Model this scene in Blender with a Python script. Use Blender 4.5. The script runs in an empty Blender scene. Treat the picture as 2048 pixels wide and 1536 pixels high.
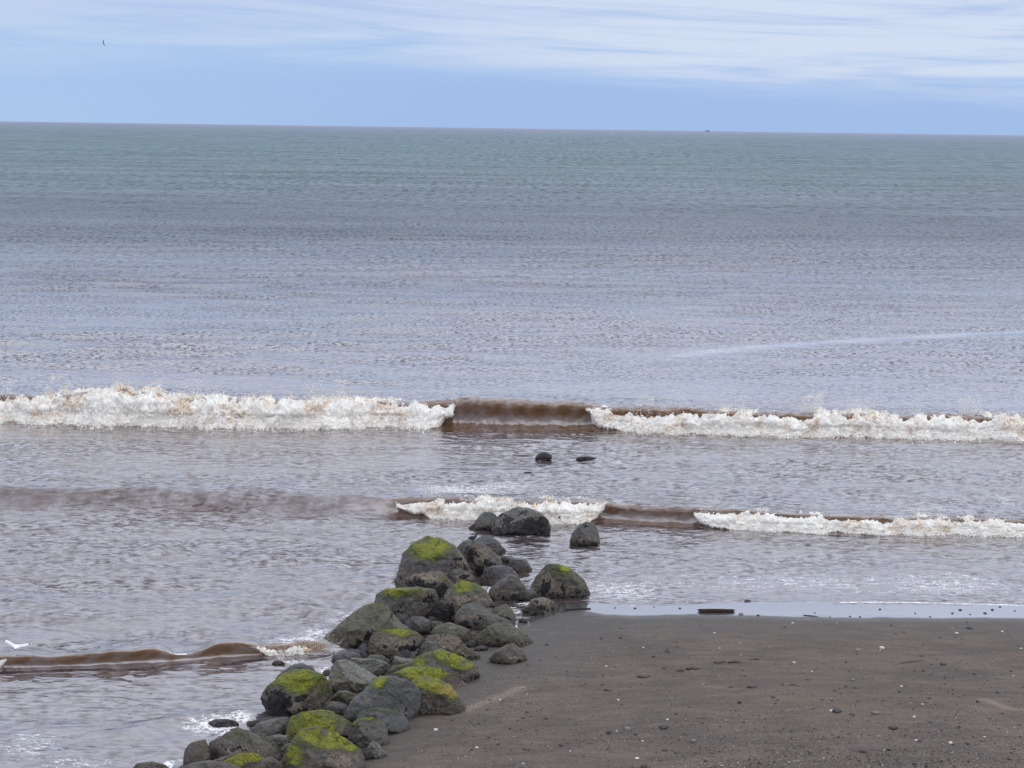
import bpy, bmesh, math, random
import numpy as np
from mathutils import Matrix, Vector

random.seed(7)
RNG = np.random.default_rng(11)
sc = bpy.context.scene
COL = sc.collection

# ------------------------------------------------------------------ camera
H, F = 12.0, 3000.0                      # eye height in metres, focal length in photo pixels
PITCH, ROLL = math.atan((768 - 256) / F), 0.0137
FW = np.array([0, math.cos(PITCH), -math.sin(PITCH)])
UP0 = np.array([0, math.sin(PITCH), math.cos(PITCH)])
RT0 = np.array([1.0, 0, 0])
RT = math.cos(ROLL) * RT0 + math.sin(ROLL) * UP0
UP = -math.sin(ROLL) * RT0 + math.cos(ROLL) * UP0
cam_d = bpy.data.cameras.new("camera")
cam = bpy.data.objects.new("camera", cam_d)
COL.objects.link(cam)
cam_d.sensor_width = 36.0
cam_d.lens = 36.0 * F / 2048
cam_d.clip_start, cam_d.clip_end = 0.5, 120000
m = Matrix.Identity(4)
for i in range(3):
    m[i][0], m[i][1], m[i][2] = RT[i], UP[i], -FW[i]
m[2][3] = H
cam.matrix_world = m
sc.camera = cam

# ------------------------------------------------------------------ light and exposure
SUN_EL, SUN_AZ = math.radians(52), math.radians(125)      # azimuth clockwise from +Y
sc.view_settings.view_transform = 'Standard'
sc.view_settings.look = 'None'
sc.view_settings.exposure = 0.0
sc.view_settings.gamma = 1.0
sc.view_settings.use_curve_mapping = False
SKY_STRENGTH = 0.1
sd = bpy.data.lights.new("sun", 'SUN')
sd.energy, sd.angle, sd.color = 0.8, math.radians(80), (1.0, 0.95, 0.88)
sun = bpy.data.objects.new("sun", sd)
COL.objects.link(sun)
sdir = Vector((math.sin(SUN_AZ) * math.cos(SUN_EL), math.cos(SUN_AZ) * math.cos(SUN_EL), math.sin(SUN_EL)))
sun.rotation_euler = (-sdir).to_track_quat('-Z', 'Y').to_euler()


class NT:
    """small node-tree helper"""
    def __init__(s, tree):
        s.t = tree
        tree.nodes.clear()

    def n(s, typ, ins=None, **kw):
        x = s.t.nodes.new(typ)
        for k, v in kw.items():
            setattr(x, k, v)
        for k, v in (ins or {}).items():
            sock = x.inputs[k]
            if isinstance(v, bpy.types.NodeSocket):
                s.t.links.new(v, sock)
            elif v is not None:
                sock.default_value = v
        return x

    def math(s, op, a, b=None, c=None, clamp=False):
        x = s.n('ShaderNodeMath', operation=op, use_clamp=clamp)
        for i, v in enumerate((a, b, c)):
            if v is None:
                continue
            if isinstance(v, bpy.types.NodeSocket):
                s.t.links.new(v, x.inputs[i])
            else:
                x.inputs[i].default_value = v
        return x.outputs[0]

    def mix(s, fac, a, b, mode='MIX'):
        x = s.n('ShaderNodeMix', data_type='RGBA', blend_type=mode)
        for i, v in ((0, fac), (6, a), (7, b)):
            if isinstance(v, bpy.types.NodeSocket):
                s.t.links.new(v, x.inputs[i])
            elif i == 0:
                x.inputs[i].default_value = v
            else:
                x.inputs[i].default_value = (*v[:3], 1)
        return x.outputs[2]

    def smooth(s, v, lo, hi, a=0.0, b=1.0):
        x = s.n('ShaderNodeMapRange', interpolation_type='SMOOTHSTEP')
        s.t.links.new(v, x.inputs[0])
        for i, q in ((1, lo), (2, hi), (3, a), (4, b)):
            x.inputs[i].default_value = q
        return x.outputs[0]

    def ramp(s, fac, stops, interp='LINEAR'):
        x = s.n('ShaderNodeValToRGB', {0: fac})
        r = x.color_ramp
        r.interpolation = interp
        while len(r.elements) < len(stops):
            r.elements.new(0.5)
        for e, (p, c) in zip(r.elements, stops):
            e.position, e.color = p, (*c, 1)
        return x.outputs[0]

    def noise(s, vec, scale, detail=4, rough=0.55, dist=0.0):
        return s.n('ShaderNodeTexNoise', {'Vector': vec, 'Scale': scale, 'Detail': detail, 'Roughness': rough, 'Distortion': dist}).outputs[0]

    def scaled(s, vec, sx, sy, sz, loc=(0, 0, 0), rot=(0, 0, 0)):
        return s.n('ShaderNodeMapping', {'Vector': vec, 'Scale': (sx, sy, sz), 'Location': loc, 'Rotation': rot}).outputs[0]

    def attr(s, name):
        return s.n('ShaderNodeAttribute', attribute_name=name).outputs['Fac']


w = bpy.data.worlds.new("World")
sc.world = w
w.use_nodes = True
N = NT(w.node_tree)
gen = N.n('ShaderNodeTexCoord').outputs['Generated']
sx = N.n('ShaderNodeSeparateXYZ', {0: gen})
X, Z = sx.outputs[0], sx.outputs[2]
nish = N.n('ShaderNodeTexSky', sky_type='NISHITA', sun_disc=False, sun_elevation=SUN_EL, sun_rotation=SUN_AZ,
           air_density=1.0, dust_density=1.0).outputs[0]
base = N.ramp(N.math('MULTIPLY', Z, 2.0), [(0.0, (0.365, 0.53, 0.85)), (0.05, (0.355, 0.525, 0.86)), (0.10, (0.40, 0.57, 0.87)),
              (0.17, (0.40, 0.53, 0.84)), (0.30, (0.49, 0.545, 0.70)), (0.55, (0.60, 0.625, 0.71)), (1.0, (0.62, 0.64, 0.71))])
tilt = N.n('ShaderNodeCombineXYZ', {0: X, 1: sx.outputs[1], 2: N.math('ADD', Z, N.math('MULTIPLY', X, 0.035))}).outputs[0]
wv = N.noise(N.scaled(tilt, 3, 3, 30), 1.0, 3, 0.5)
st1 = N.noise(N.scaled(tilt, 3.6, 3.6, 46, (2.3, 0.4, 1.35)), 1.0, 8, 0.60, 0.7)
st2 = N.noise(N.scaled(tilt, 9, 9, 210, (5.3, 1.4, 4.0)), 1.0, 5, 0.6, 0.6)
stv = N.math('ADD', N.math('MULTIPLY', st1, 0.78), N.math('MULTIPLY', st2, 0.22))
# the streaky deck starts a little above the horizon and is thicker to the right
zz = N.math('ADD', N.math('SUBTRACT', Z, N.smooth(X, -0.1, 0.3, 0.018, 0.0)), N.math('MULTIPLY', N.math('SUBTRACT', wv, 0.5), 0.03))
band = N.smooth(zz, 0.012, 0.036)
rgt = N.smooth(X, -0.24, 0.12, 0.50, 1.0)
cl = N.math('MULTIPLY', N.math('MULTIPLY', N.smooth(stv, 0.36, 0.58), band), rgt)
c1 = N.mix(N.math('MULTIPLY', cl, 0.85), base, (0.70, 0.775, 0.93))
# pale veil low on the left
veil = N.math('MULTIPLY', N.smooth(X, -0.36, -0.02, 1.0, 0.0), N.smooth(Z, 0.0, 0.07, 0.9, 0.15))
c1 = N.mix(N.math('MULTIPLY', veil, 0.42), c1, (0.50, 0.68, 0.90))
# lavender gaps high in the picture
gap = N.math('MULTIPLY', N.smooth(stv, 0.44, 0.34), N.smooth(Z, 0.05, 0.085))
c1 = N.mix(N.math('MULTIPLY', gap, 0.5), c1, (0.38, 0.47, 0.80))
zb = N.smooth(Z, 0.10, 0.75, 10, 21)            # an overcast sky is brightest overhead
c10 = N.mix(1.0, c1, N.n('ShaderNodeCombineXYZ', {0: zb, 1: zb, 2: zb}).outputs[0], 'MULTIPLY')
sky = N.mix(0.06, c10, nish)
bg = N.n('ShaderNodeBackground', {'Color': sky, 'Strength': SKY_STRENGTH})
N.t.links.new(bg.outputs[0], N.n('ShaderNodeOutputWorld').inputs[0])


# ------------------------------------------------------------------ helpers
def ray(px, py):
    return FW * F + RT * (px - 1024) - UP * (py - 768)


def gp(px, py, z=0.0):
    d = ray(px, py)
    t = (z - H) / d[2]
    return np.array([d[0] * t, d[1] * t, z])


def hash3(ix, iy, iz, seed):
    n = (ix.astype(np.uint32) * np.uint32(374761393) + iy.astype(np.uint32) * np.uint32(668265263)
         + iz.astype(np.uint32) * np.uint32(2246822519) + np.uint32((seed * 3266489917) & 0xffffffff))
    n = (n ^ (n >> np.uint32(13))) * np.uint32(1274126177)
    n = n ^ (n >> np.uint32(16))
    return (n & np.uint32(0xffff)).astype(np.float32) / 32767.5 - 1.0


def vnoise(p, seed=0):
    f0 = np.floor(p)
    f = (p - f0).astype(np.float32)
    i = f0.astype(np.int64)
    u = f * f * f * (f * (f * 6 - 15) + 10)
    out = 0
    for a in (0, 1):
        wx = u[:, 0] if a else 1 - u[:, 0]
        for b in (0, 1):
            wy = u[:, 1] if b else 1 - u[:, 1]
            for c in (0, 1):
                wz = u[:, 2] if c else 1 - u[:, 2]
                out = out + wx * wy * wz * hash3(i[:, 0] + a, i[:, 1] + b, i[:, 2] + c, seed)
    return out


def fbm(p, oct=4, seed=0, gain=0.5, billow=False):
    s, a, t = 0, 1.0, 0
    for k in range(oct):
        n = vnoise(p * 2.0 ** k + k * 17.3, seed + k)
        s = s + a * (np.abs(n) if billow else n)
        t += a
        a *= gain
    return s / t


def sstep(x, a, b):
    t = np.clip((x - a) / (b - a), 0, 1)
    return t * t * (3 - 2 * t)


def mesh_np(name, co, faces, mat=None, smooth=True, attrs=None, parent=None):
    """faces: n x 3 or n x 4 int array"""
    me = bpy.data.meshes.new(name)
    k = faces.shape[1]
    me.vertices.add(len(co))
    me.vertices.foreach_set("co", np.ascontiguousarray(co, dtype=np.float32).ravel())
    me.loops.add(faces.size)
    me.loops.foreach_set("vertex_index", np.ascontiguousarray(faces, dtype=np.int32).ravel())
    me.polygons.add(len(faces))
    me.polygons.foreach_set("loop_start", np.arange(0, faces.size, k, dtype=np.int32))
    me.polygons.foreach_set("loop_total", np.full(len(faces), k, dtype=np.int32))
    me.polygons.foreach_set("use_smooth", np.full(len(faces), smooth))
    for an, av in (attrs or {}).items():
        at = me.attributes.new(an, 'FLOAT', 'POINT')
        at.data.foreach_set("value", np.ascontiguousarray(av, dtype=np.float32).ravel())
    me.update(calc_edges=True)
    if mat:
        me.materials.append(mat)
    o = bpy.data.objects.new(name, me)
    COL.objects.link(o)
    if parent:
        o.parent = parent
    return o


def grid_faces(nr, nc):
    i = np.arange(nr - 1)[:, None] * nc + np.arange(nc - 1)[None, :]
    return np.stack([i, i + 1, i + nc + 1, i + nc], -1).reshape(-1, 4)


def tag(o, label=None, cat=None, group=None, kind=None):
    for k, v in (('label', label), ('category', cat), ('group', group), ('kind', kind)):
        if v:
            o[k] = v
    return o


def material(name):
    mt = bpy.data.materials.new(name)
    mt.use_nodes = True
    return mt, NT(mt.node_tree)


def out(N, sh):
    N.t.links.new(sh, N.n('ShaderNodeOutputMaterial').inputs[0])


# ------------------------------------------------------------------ shoreline and beach height
SHORE_PX = [(6000, 1262), (2700, 1226), (2048, 1211), (1850, 1206), (1700, 1205), (1500, 1205), (1360, 1211), (1270, 1213), (1190, 1206), (1130, 1208), (1085, 1226),
            (1045, 1246), (960, 1290), (800, 1345), (680, 1395), (560, 1455), (470, 1500), (330, 1534), (200, 1580), (0, 1660), (-600, 1900), (-2500, 2600)]
SHORE = np.array([gp(*p)[:2] for p in SHORE_PX])


def shore_dist(x, y):
    d = np.full(x.shape, 1e9)
    ins = np.zeros(x.shape, bool)
    poly = np.vstack([SHORE, [[-60, -60], [200, -60]]])
    n = len(poly)
    for k in range(n):
        ax, ay = poly[k]
        bx, by = poly[(k + 1) % n]
        if k < len(SHORE) - 1:
            ex, ey = bx - ax, by - ay
            t = np.clip(((x - ax) * ex + (y - ay) * ey) / (ex * ex + ey * ey), 0, 1)
            d = np.minimum(d, np.hypot(x - ax - t * ex, y - ay - t * ey))
        cr = (ay > y) != (by > y)
        xi = ax + (y - ay) / (by - ay + 1e-12) * (bx - ax)
        ins ^= cr & (x < xi)
    return np.where(ins, d, -d)


def beach_z(x, y, s=None, fine=True):
    x = np.asarray(x, float)
    y = np.asarray(y, float)
    if s is None:
        s = shore_dist(x, y)
    z = np.where(s > 0, 0.055 * s + 0.018 * np.maximum(s - 1.2, 0) ** 0.9, 0.14 * np.maximum(s, -9))
    if fine:
        p = np.stack([x * 0.45, y * 0.45, 0 * x], -1).reshape(-1, 3)
        n1 = fbm(p, 3, 3).reshape(x.shape)
        p2 = np.stack([x * 1.1 + 0.6 * y, y * 3.2, 0 * x], -1).reshape(-1, 3)
        n2 = fbm(p2, 4, 9).reshape(x.shape)
        k = sstep(s, 0.9, 2.4)
        z = z + k * (0.05 * n1 + 0.028 * n2)
    return z


def ground_at(px, py, water=True):
    z = 0.0
    for _ in range(6):
        p = gp(px, py, z)
        z = float(beach_z(np.array([p[0]]), np.array([p[1]]))[0])
        if water:
            z = max(z, 0.0)
    return gp(px, py, z)


# ------------------------------------------------------------------ ripples of the sea
NC = 96
lam = np.exp(RNG.uniform(math.log(0.30), math.log(7.0), NC))
ang = RNG.normal(0, 0.36, NC) + np.where(RNG.random(NC) < .35, 0.25, -0.05)
KX, KY = 2 * np.pi / lam * np.sin(ang), 2 * np.pi / lam * np.cos(ang)
PH = RNG.uniform(0, 6.28, NC)
AMP = 0.040 * RNG.uniform(0.5, 1.3, NC) * np.where(lam > 2.0, 0.45, np.where(lam < .9, 1.15, .8)) / (2 * np.pi / lam)


def ripple(x, y, dx, dy):
    """height of the small waves; components finer than the local sampling fade out"""
    x = x.astype(np.float32)
    y = y.astype(np.float32)
    wx = 0.5 * np.sin(0.31 * x + 0.17 * y) + 0.35 * np.sin(0.83 * x - 0.41 * y + 1.0)
    wy = 0.35 * np.sin(0.23 * x + 0.37 * y + 2.0) + 0.22 * np.sin(1.1 * x + 0.5 * y)
    gust = 0.75 + 0.3 * np.sin(0.13 * x + 0.21 * y + 0.6) + 0.25 * np.sin(0.06 * x - 0.15 * y + 2.2)
    X, Y = x + wx, y + wy
    z = np.zeros(x.shape, np.float32)
    for k in range(NC):
        f = np.clip(2.2 - (np.abs(KX[k]) * dx + np.abs(KY[k]) * dy), 0, 1)
        if f.max() <= 0:
            continue
        z += (AMP[k] * f * np.sin(KX[k] * X + KY[k] * Y + PH[k])).astype(np.float32)
    return z * np.clip(gust, 0.3, 1.5)


# breaking waves: control columns are photo x, photo y of the front foot, height, steepness, foam, foam top
WAVES = dict(
    outer=[(-900, 822, 1.0, 1, 1, .95), (-60, 837, .98, 1, .95, .62), (60, 840, 1.0, 1, 1, .62), (130, 843, 1.02, 1, 1, .9), (190, 846, 1.08, 1, 1, 1.12), (320, 849, 1.05, 1, 1, 1.04),
           (480, 851, .98, 1, 1, .98), (620, 852, 1.0, 1, 1, 1.0), (780, 851, .95, 1, 1, 1.0), (800, 851, .95, 1, .95, .95), (860, 851, .97, 1, .80, .9), (890, 851, 1.0, 1, .5, .92), (904, 851, 1.0, 1, .25, .95), (908, 852, 1.08, 1, 0, .8),
           (1040, 854, 1.10, 1, 0, .6), (1166, 855, .92, 1, 0, .8), (1172, 856, .9, 1, .25, .95), (1200, 857, .9, 1, .6, .9), (1260, 859, .9, 1, .85, .82), (1340, 861, .9, 1, 1, .84), (1500, 866, .88, 1, 1, .92),
           (1650, 869, .88, 1, 1, 1.0), (1800, 872, .86, 1, 1, .94), (2048, 875, .84, 1, 1, .98), (3000, 890, .8, 1, 1, .95)],
    inner=[(-900, 1004, .40, .0, 0, .8), (0, 1008, .58, .12, 0, .8), (400, 1017, .60, .15, 0, .8), (700, 1026, .58, .4, 0, .8), (790, 1028, .50, .7, 0, .8), (802, 1029, .54, .9, .12, .98), (830, 1030, .56, 1, .45, 1.0), (862, 1031, .57, 1, .85, 1.0),
           (900, 1034, .58, 1, 1, 1.0), (1000, 1038, .58, 1, 1, 1.05), (1120, 1039, .58, 1, 1, 1.05), (1180, 1039, .55, 1, .8, 1.15), (1206, 1040, .52, 1, .35, 1.15), (1216, 1040, .50, .95, 0, .9), (1310, 1044, .48, .85, 0, .8),
           (1388, 1049, .54, 1, 0, .9), (1396, 1050, .55, 1, .25, 1.0), (1420, 1051, .55, 1, .6, .9), (1460, 1053, .55, 1, .95, .86), (1510, 1056, .54, 1, 1, .98), (1560, 1058, .53, 1, .95, .8), (1700, 1062, .52, 1, .95, .78), (1850, 1065, .48, 1, 1, .84),
           (2048, 1068, .45, 1, 1, .92), (3000, 1085, .4, 1, 1, .9)],
    small=[(-900, 1352, .20, .9, .9, .9), (-60, 1341, .26, 1, .9, .9), (0, 1338, .27, 1, .7, .95), (12, 1338, .27, 1, .3, .95), (18, 1337, .27, 1, 0, .8), (120, 1334, .25, 1, 0, .8), (220, 1331, .31, 1, 0, .8), (318, 1328, .36, 1, 0, .8), (338, 1323, .20, .95, 0, .5), (370, 1320, .15, .9, 0, .5),
           (405, 1319, .20, .95, 0, .5), (425, 1318, .37, 1, 0, .8), (470, 1316, .40, 1, 0, .8), (508, 1313, .30, 1, 0, .8), (518, 1312, .26, .9, .25, .9), (540, 1310, .24, .8, .7, .8), (570, 1309, .24, .8, 1, .75), (625, 1307, .26, .7, 1, .95), (655, 1306, .2, .5, .7, .9), (675, 1306, .10, .3, 0, .8), (720, 1304, .02, .1, 0, .5)],
)
WV = {}
for k, rows in WAVES.items():
    g = np.array([gp(r[0], r[1])[:2] for r in rows])
    xx = np.arange(g[0, 0], g[-1, 0], .05)
    WV[k] = dict(x=xx)
    for nm, vals, sig in (('y', g[:, 1], .6), ('h', [r[2] for r in rows], .35 if k != 'small' else .12), ('b', [r[3] for r in rows], .5 if k != 'small' else .15), ('f', [r[4] for r in rows], .03), ('ft', [r[5] for r in rows], .2)):
        kn = np.exp(-.5 * (np.arange(-60, 61) * .05 / sig) ** 2)
        v = np.interp(xx, g[:, 0], vals)
        WV[k][nm] = np.convolve(np.pad(v, 60, mode='edge'), kn / kn.sum(), 'valid')


def wv(k, what, x):
    return np.interp(x, WV[k]['x'], WV[k][what])


PB = np.array([(8, 0), (6, .06), (4.2, .24), (2.8, .52), (1.8, .78), (1.1, .94), (.6, 1.0), (.28, .99), (.05, .9), (-.03, .76), (-.02, .6), (.0, .44), (-.02, .28), (-.09, .14), (-.3, .05), (-.8, .02), (-1.5, .0), (-1.8, -.12)])
PS = np.array([(8, 0), (6.6, .05), (5.2, .2), (4.0, .42), (3.0, .66), (2.1, .86), (1.3, .97), (.7, 1.0), (.1, .96), (-.4, .86), (-.8, .68), (-1.1, .5), (-1.4, .34), (-1.8, .2), (-2.3, .09), (-3.0, .02), (-3.5, -.12)])


def catmull(P, n):
    t = np.linspace(0, len(P) - 1.0001, n)
    i = t.astype(int)
    u = (t - i)[:, None]
    q = np.vstack([2 * P[0] - P[1], P, 2 * P[-1] - P[-2]])
    p0, p1, p2, p3 = q[i], q[i + 1], q[i + 2], q[i + 3]
    return 0.5 * (2 * p1 + (p2 - p0) * u + (2 * p0 - 5 * p1 + 4 * p2 - p3) * u ** 2 + (3 * p1 - p0 - 3 * p2 + p3) * u ** 3)


def wave_sink(x, y):
    """depth by which the sea sheet dips under the separately built waves"""
    s = np.zeros_like(x)
    for k in WV:
        q = y - wv(k, 'y', x)
        h = wv(k, 'h', x)
        b = wv(k, 'b', x)
        lo = -(b * 1.45 + (1 - b) * 2.9) * h
        s = np.maximum(s, 0.6 * h * sstep(q, lo, lo + 0.5 * h) * (1 - sstep(q, 7.0 * h, 7.8 * h)) * sstep(h, 0.04, 0.12))
    return s


# low swells and wrinkles: photo polyline, height, half width across
RIDGES = [([(-200, 1048), (120, 1050), (330, 1058), (480, 1062)], .09, .7), ([(1500, 978), (1650, 975), (1760, 985), (1900, 992)], .13, .8), ([(250, 1470), (300, 1452), (360, 1440), (440, 1430), (500, 1432)], .10, .24),
          ([(340, 1450), (420, 1441), (500, 1440)], .05, .15), ([(600, 1262), (680, 1250), (760, 1238)], .10, .35), ([(520, 1290), (600, 1276), (680, 1268)], .07, .25), ([(1420, 1198), (1500, 1190), (1640, 1183), (1760, 1180)], .05, .16),
          ([(1330, 1093), (1480, 1098), (1640, 1110)], .05, .3), ([(1080, 952), (1130, 950), (1160, 954)], .08, .4), ([(640, 985), (750, 980), (840, 975)], .07, .5), ([(1190, 922), (1270, 925), (1330, 928)], .07, .3),
          ([(1700, 1130), (1830, 1140), (1950, 1150)], .05, .25), ([(60, 1210), (200, 1195), (330, 1190)], .05, .4), ([(350, 1120), (520, 1105), (640, 1112)], .05, .5), ([(0, 1080), (160, 1092), (300, 1090)], .05, .4),
          ([(-100, 950), (200, 940), (420, 948)], .06, .6), ([(1320, 1140), (1480, 1130)], .04, .2), ([(300, 1520), (340, 1500), (380, 1478)], .06, .15)]
RIDGES = [(np.array([gp(*p)[:2] for p in pl]), h, wd) for pl, h, wd in RIDGES]


def seg_dist(x, y, pl):
    d = np.full(x.shape, 1e9)
    for (ax, ay), (bx, by) in zip(pl[:-1], pl[1:]):
        ex, ey = bx - ax, by - ay
        t = np.clip(((x - ax) * ex + (y - ay) * ey) / (ex * ex + ey * ey), 0, 1)
        d = np.minimum(d, np.hypot((x - ax - t * ex) * 0.55, y - ay - t * ey))
    return d


def ridges(x, y):
    z = np.zeros(x.shape, np.float32)
    near = (y < 90) & (np.abs(x) < 40)
    xs, ys = x[near], y[near]
    zz = np.zeros(xs.shape)
    for pl, h, wd in RIDGES:
        d = seg_dist(xs, ys, pl)
        zz += h * np.exp(-(d / wd) ** 2)
    z[near] = zz
    return z


# drifting foam on the surface: photo x, y, half sizes, amount
FLECKS = [(930, 985, 140, 26, .80), (1010, 972, 90, 14, .72), (860, 968, 70, 10, .6), (1620, 1165, 520, 34, .56), (1250, 1180, 170, 30, .68), (1900, 1170, 260, 36, .62), (1500, 1120, 300, 24, .42), (60, 1490, 90, 50, .62), (150, 1530, 130, 30, .6), (430, 1452, 75, 16, 1.0),
          (480, 1440, 40, 12, .9), (590, 1300, 80, 16, .8), (375, 1322, 48, 4.5, 1.1), (20, 1345, 30, 5, .8), (640, 1275, 60, 26, .7), (690, 1240, 60, 24, .62), (600, 1325, 60, 16, .6), (650, 1340, 40, 14, .75), (660, 1360, 20, 14, .8), (1060, 1205, 40, 10, .8), (1030, 1222, 40, 12, .7),
          (1110, 1165, 30, 16, .6), (1240, 1000, 110, 14, .5), (1040, 1068, 70, 6, .75), (1170, 1086, 30, 4, .5), (1060, 920, 60, 8, .45), (1180, 922, 80, 8, .5), (1240, 928, 50, 6, .5), (1060, 905, 30, 5, .5), (400, 1326, 160, 8, .35), (1850, 1020, 200, 16, .5),
          (2010, 1000, 50, 20, .6), (1700, 1085, 360, 10, .35), (490, 1425, 22, 8, .95), (455, 1466, 60, 8, .85), (560, 1352, 40, 8, .5), (830, 1246, 24, 10, 1.1), (985, 1180, 30, 12, .9), (1000, 1140, 40, 14, .6), (350, 1520, 30, 14, .6),
          (900, 1060, 160, 12, .35), (300, 860, 400, 6, .4), (1600, 882, 450, 6, .35)]
FLK = []
for px, py, rx, ry, a in FLECKS:
    c, e, t = gp(px, py), gp(px + rx, py), gp(px, py - ry)
    FLK.append((c[0], c[1], abs(e[0] - c[0]), abs(t[1] - c[1]), a))


def foam_amount(x, y, s):
    f = np.zeros(x.shape, np.float32)
    near = (y < 90) & (np.abs(x) < 45)
    xs, ys = x[near], y[near]
    ff = np.zeros(xs.shape)
    for cx, cy, rx, ry, a in FLK:
        ff = np.maximum(ff, a * np.exp(-(((xs - cx) / rx) ** 2 + ((ys - cy) / ry) ** 2)))
    f[near] = ff
    return np.maximum(f, 1.12 * np.exp(-(s / 0.06) ** 2))


SLICK = np.array([gp(*p)[:2] for p in [(1240, 727), (1300, 717), (1480, 698), (1700, 682), (1850, 674), (1960, 668), (2300, 655)]])
SLICK2 = np.array([gp(*p)[:2] for p in [(-200, 755), (300, 752), (700, 752), (1000, 756)]])


# ------------------------------------------------------------------ sea material
sea_m, N = material("sea_water")
pos = N.n('ShaderNodeNewGeometry').outputs['Position']
far = N.attr('far')
slick = N.attr('slick')
silt = N.attr('silt')
foam = N.attr('foam')
cbase = N.ramp(far, [(0.0, (.082, .062, .060)), (0.12, (.078, .070, .078)), (0.30, (.070, .092, .098)), (0.50, (.038, .094, .098)), (0.72, (.028, .076, .102)), (0.86, (.036, .078, .122)), (1.0, (.040, .068, .155))])
# wind patches and streaks, larger offshore
g1 = N.noise(N.scaled(pos, .012, .05, 1), 1.0, 5, .6)
g2 = N.noise(N.scaled(pos, .12, .016, 1), 1.0, 4, .7)
g3 = N.noise(N.scaled(pos, .55, .10, 1), 1.0, 3, .7)
gm = N.math('ADD', N.math('MULTIPLY', g1, .45), N.math('ADD', N.math('MULTIPLY', g2, .30), N.math('MULTIPLY', g3, .25)))
var = N.math('ADD', 1.0, N.math('MULTIPLY', N.math('SUBTRACT', gm, .5), N.smooth(far, .05, .5, .5, 2.6)))
cb2 = N.mix(1.0, cbase, N.n('ShaderNodeCombineXYZ', {0: var, 1: var, 2: var}).outputs[0], 'MULTIPLY')
cb2 = N.mix(silt, cb2, (.185, .083, .018))
# bump: fine wind ripples, elongated along the crests
b1 = N.noise(N.scaled(pos, 1.2, 3.0, 2), 1.0, 2, .5, .5)
b2 = N.noise(N.scaled(pos, 3.6, 8.5, 4), 1.0, 1, .5, .3)
b3 = N.noise(N.scaled(pos, .35, 1.1, 1), 1.0, 4, .6, .3)
bh = N.math('ADD', N.math('MULTIPLY', b1, .11), N.math('ADD', N.math('MULTIPLY', b2, .020), N.math('MULTIPLY', b3, N.smooth(far, .1, .45, .05, .35))))
calm = N.math('SUBTRACT', 1.0, N.math('MULTIPLY', slick, .75))
calm = N.math('MULTIPLY', calm, N.attr('rough'))
bump = N.n('ShaderNodeBump', {'Height': N.math('MULTIPLY', bh, calm), 'Strength': 0.85, 'Distance': 1.25}).outputs[0]
fr = N.n('ShaderNodeFresnel', {'IOR': 1.55, 'Normal': bump}).outputs[0]
kf = N.smooth(far, .0, .25, 1.72, .35)
fac = N.math('MULTIPLY_ADD', fr, kf, N.smooth(far, .1, .6, .13, .04), clamp=True)
fac = N.math('ADD', fac, N.math('MULTIPLY', N.smooth(slick, .50, .85), .16))
def amp(v, a):
    return N.math('MULTIPLY', N.math('SUBTRACT', v, .5), a)
# dark dashes of the chop, painted as dips in sky reflection; each layer holds the wave sizes that show at its distance from the shore
sl = None
for lx, ly, det, lo, hi, am in [(2.6, 11, 2, -.30, .10, 1.0), (5.0, 20, 1, -.30, .06, .55), (3.6, 4.6, 2, -.06, .22, .80), (2.0, 1.0, 2, .08, .34, .80), (.75, .20, 2, .20, .48, .75), (.38, .052, 2, .34, .64, .62), (.17, .011, 2, .50, .82, .5), (.08, .0022, 2, .68, 1.15, .42)]:
    mid = .5 * (lo + hi)
    wgt = N.math('MULTIPLY', N.smooth(far, lo, mid), N.smooth(far, mid, hi, 1, 0))
    nn = N.smooth(N.noise(N.scaled(pos, lx, ly, 1, (lx * 7, ly * 3, 0), (0, 0, -.05)), 1.0, det, .6, .25), .37, .55, -1.0, .22)
    tt = N.math('MULTIPLY', N.math('MULTIPLY', nn, am), wgt)
    sl = tt if sl is None else N.math('ADD', sl, tt)
sl = N.math('ADD', sl, N.math('MULTIPLY', amp(g1, 1.2), N.smooth(far, .05, .16)))
sl = N.math('MULTIPLY', sl, N.smooth(N.noise(N.scaled(pos, .13, .45, 1), 1.0, 5, .65, .8), .36, .64, .25, 1.2))
sl = N.math('MULTIPLY', sl, calm)
fac = N.math('MULTIPLY', fac, N.math('MAXIMUM', N.math('ADD', 1.0, sl), .12))
fac = N.math('MULTIPLY', fac, N.math('SUBTRACT', 1.0, N.math('MULTIPLY', silt, .78)))
fac = N.math('MULTIPLY', fac, N.math('SUBTRACT', 1.0, N.math('MULTIPLY', N.attr('swell_dim'), .5)))  # sky reflection cut on the swell's front, painting a dark band
fac = N.math('MINIMUM', fac, .9)
dif = N.n('ShaderNodeBsdfDiffuse', {'Color': cb2}).outputs[0]
trl = N.n('ShaderNodeBsdfTranslucent', {'Color': (.50, .24, .06, 1)}).outputs[0]
body = N.n('ShaderNodeMixShader', {0: N.math('MULTIPLY', silt, .55), 1: dif, 2: trl}).outputs[0]
glo = N.n('ShaderNodeBsdfGlossy', {'Color': (.96, .95, .97, 1), 'Roughness': N.smooth(far, .1, .6, .10, .32), 'Normal': bump}).outputs[0]
water = N.n('ShaderNodeMixShader', {0: fac, 1: body, 2: glo}).outputs[0]
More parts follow.
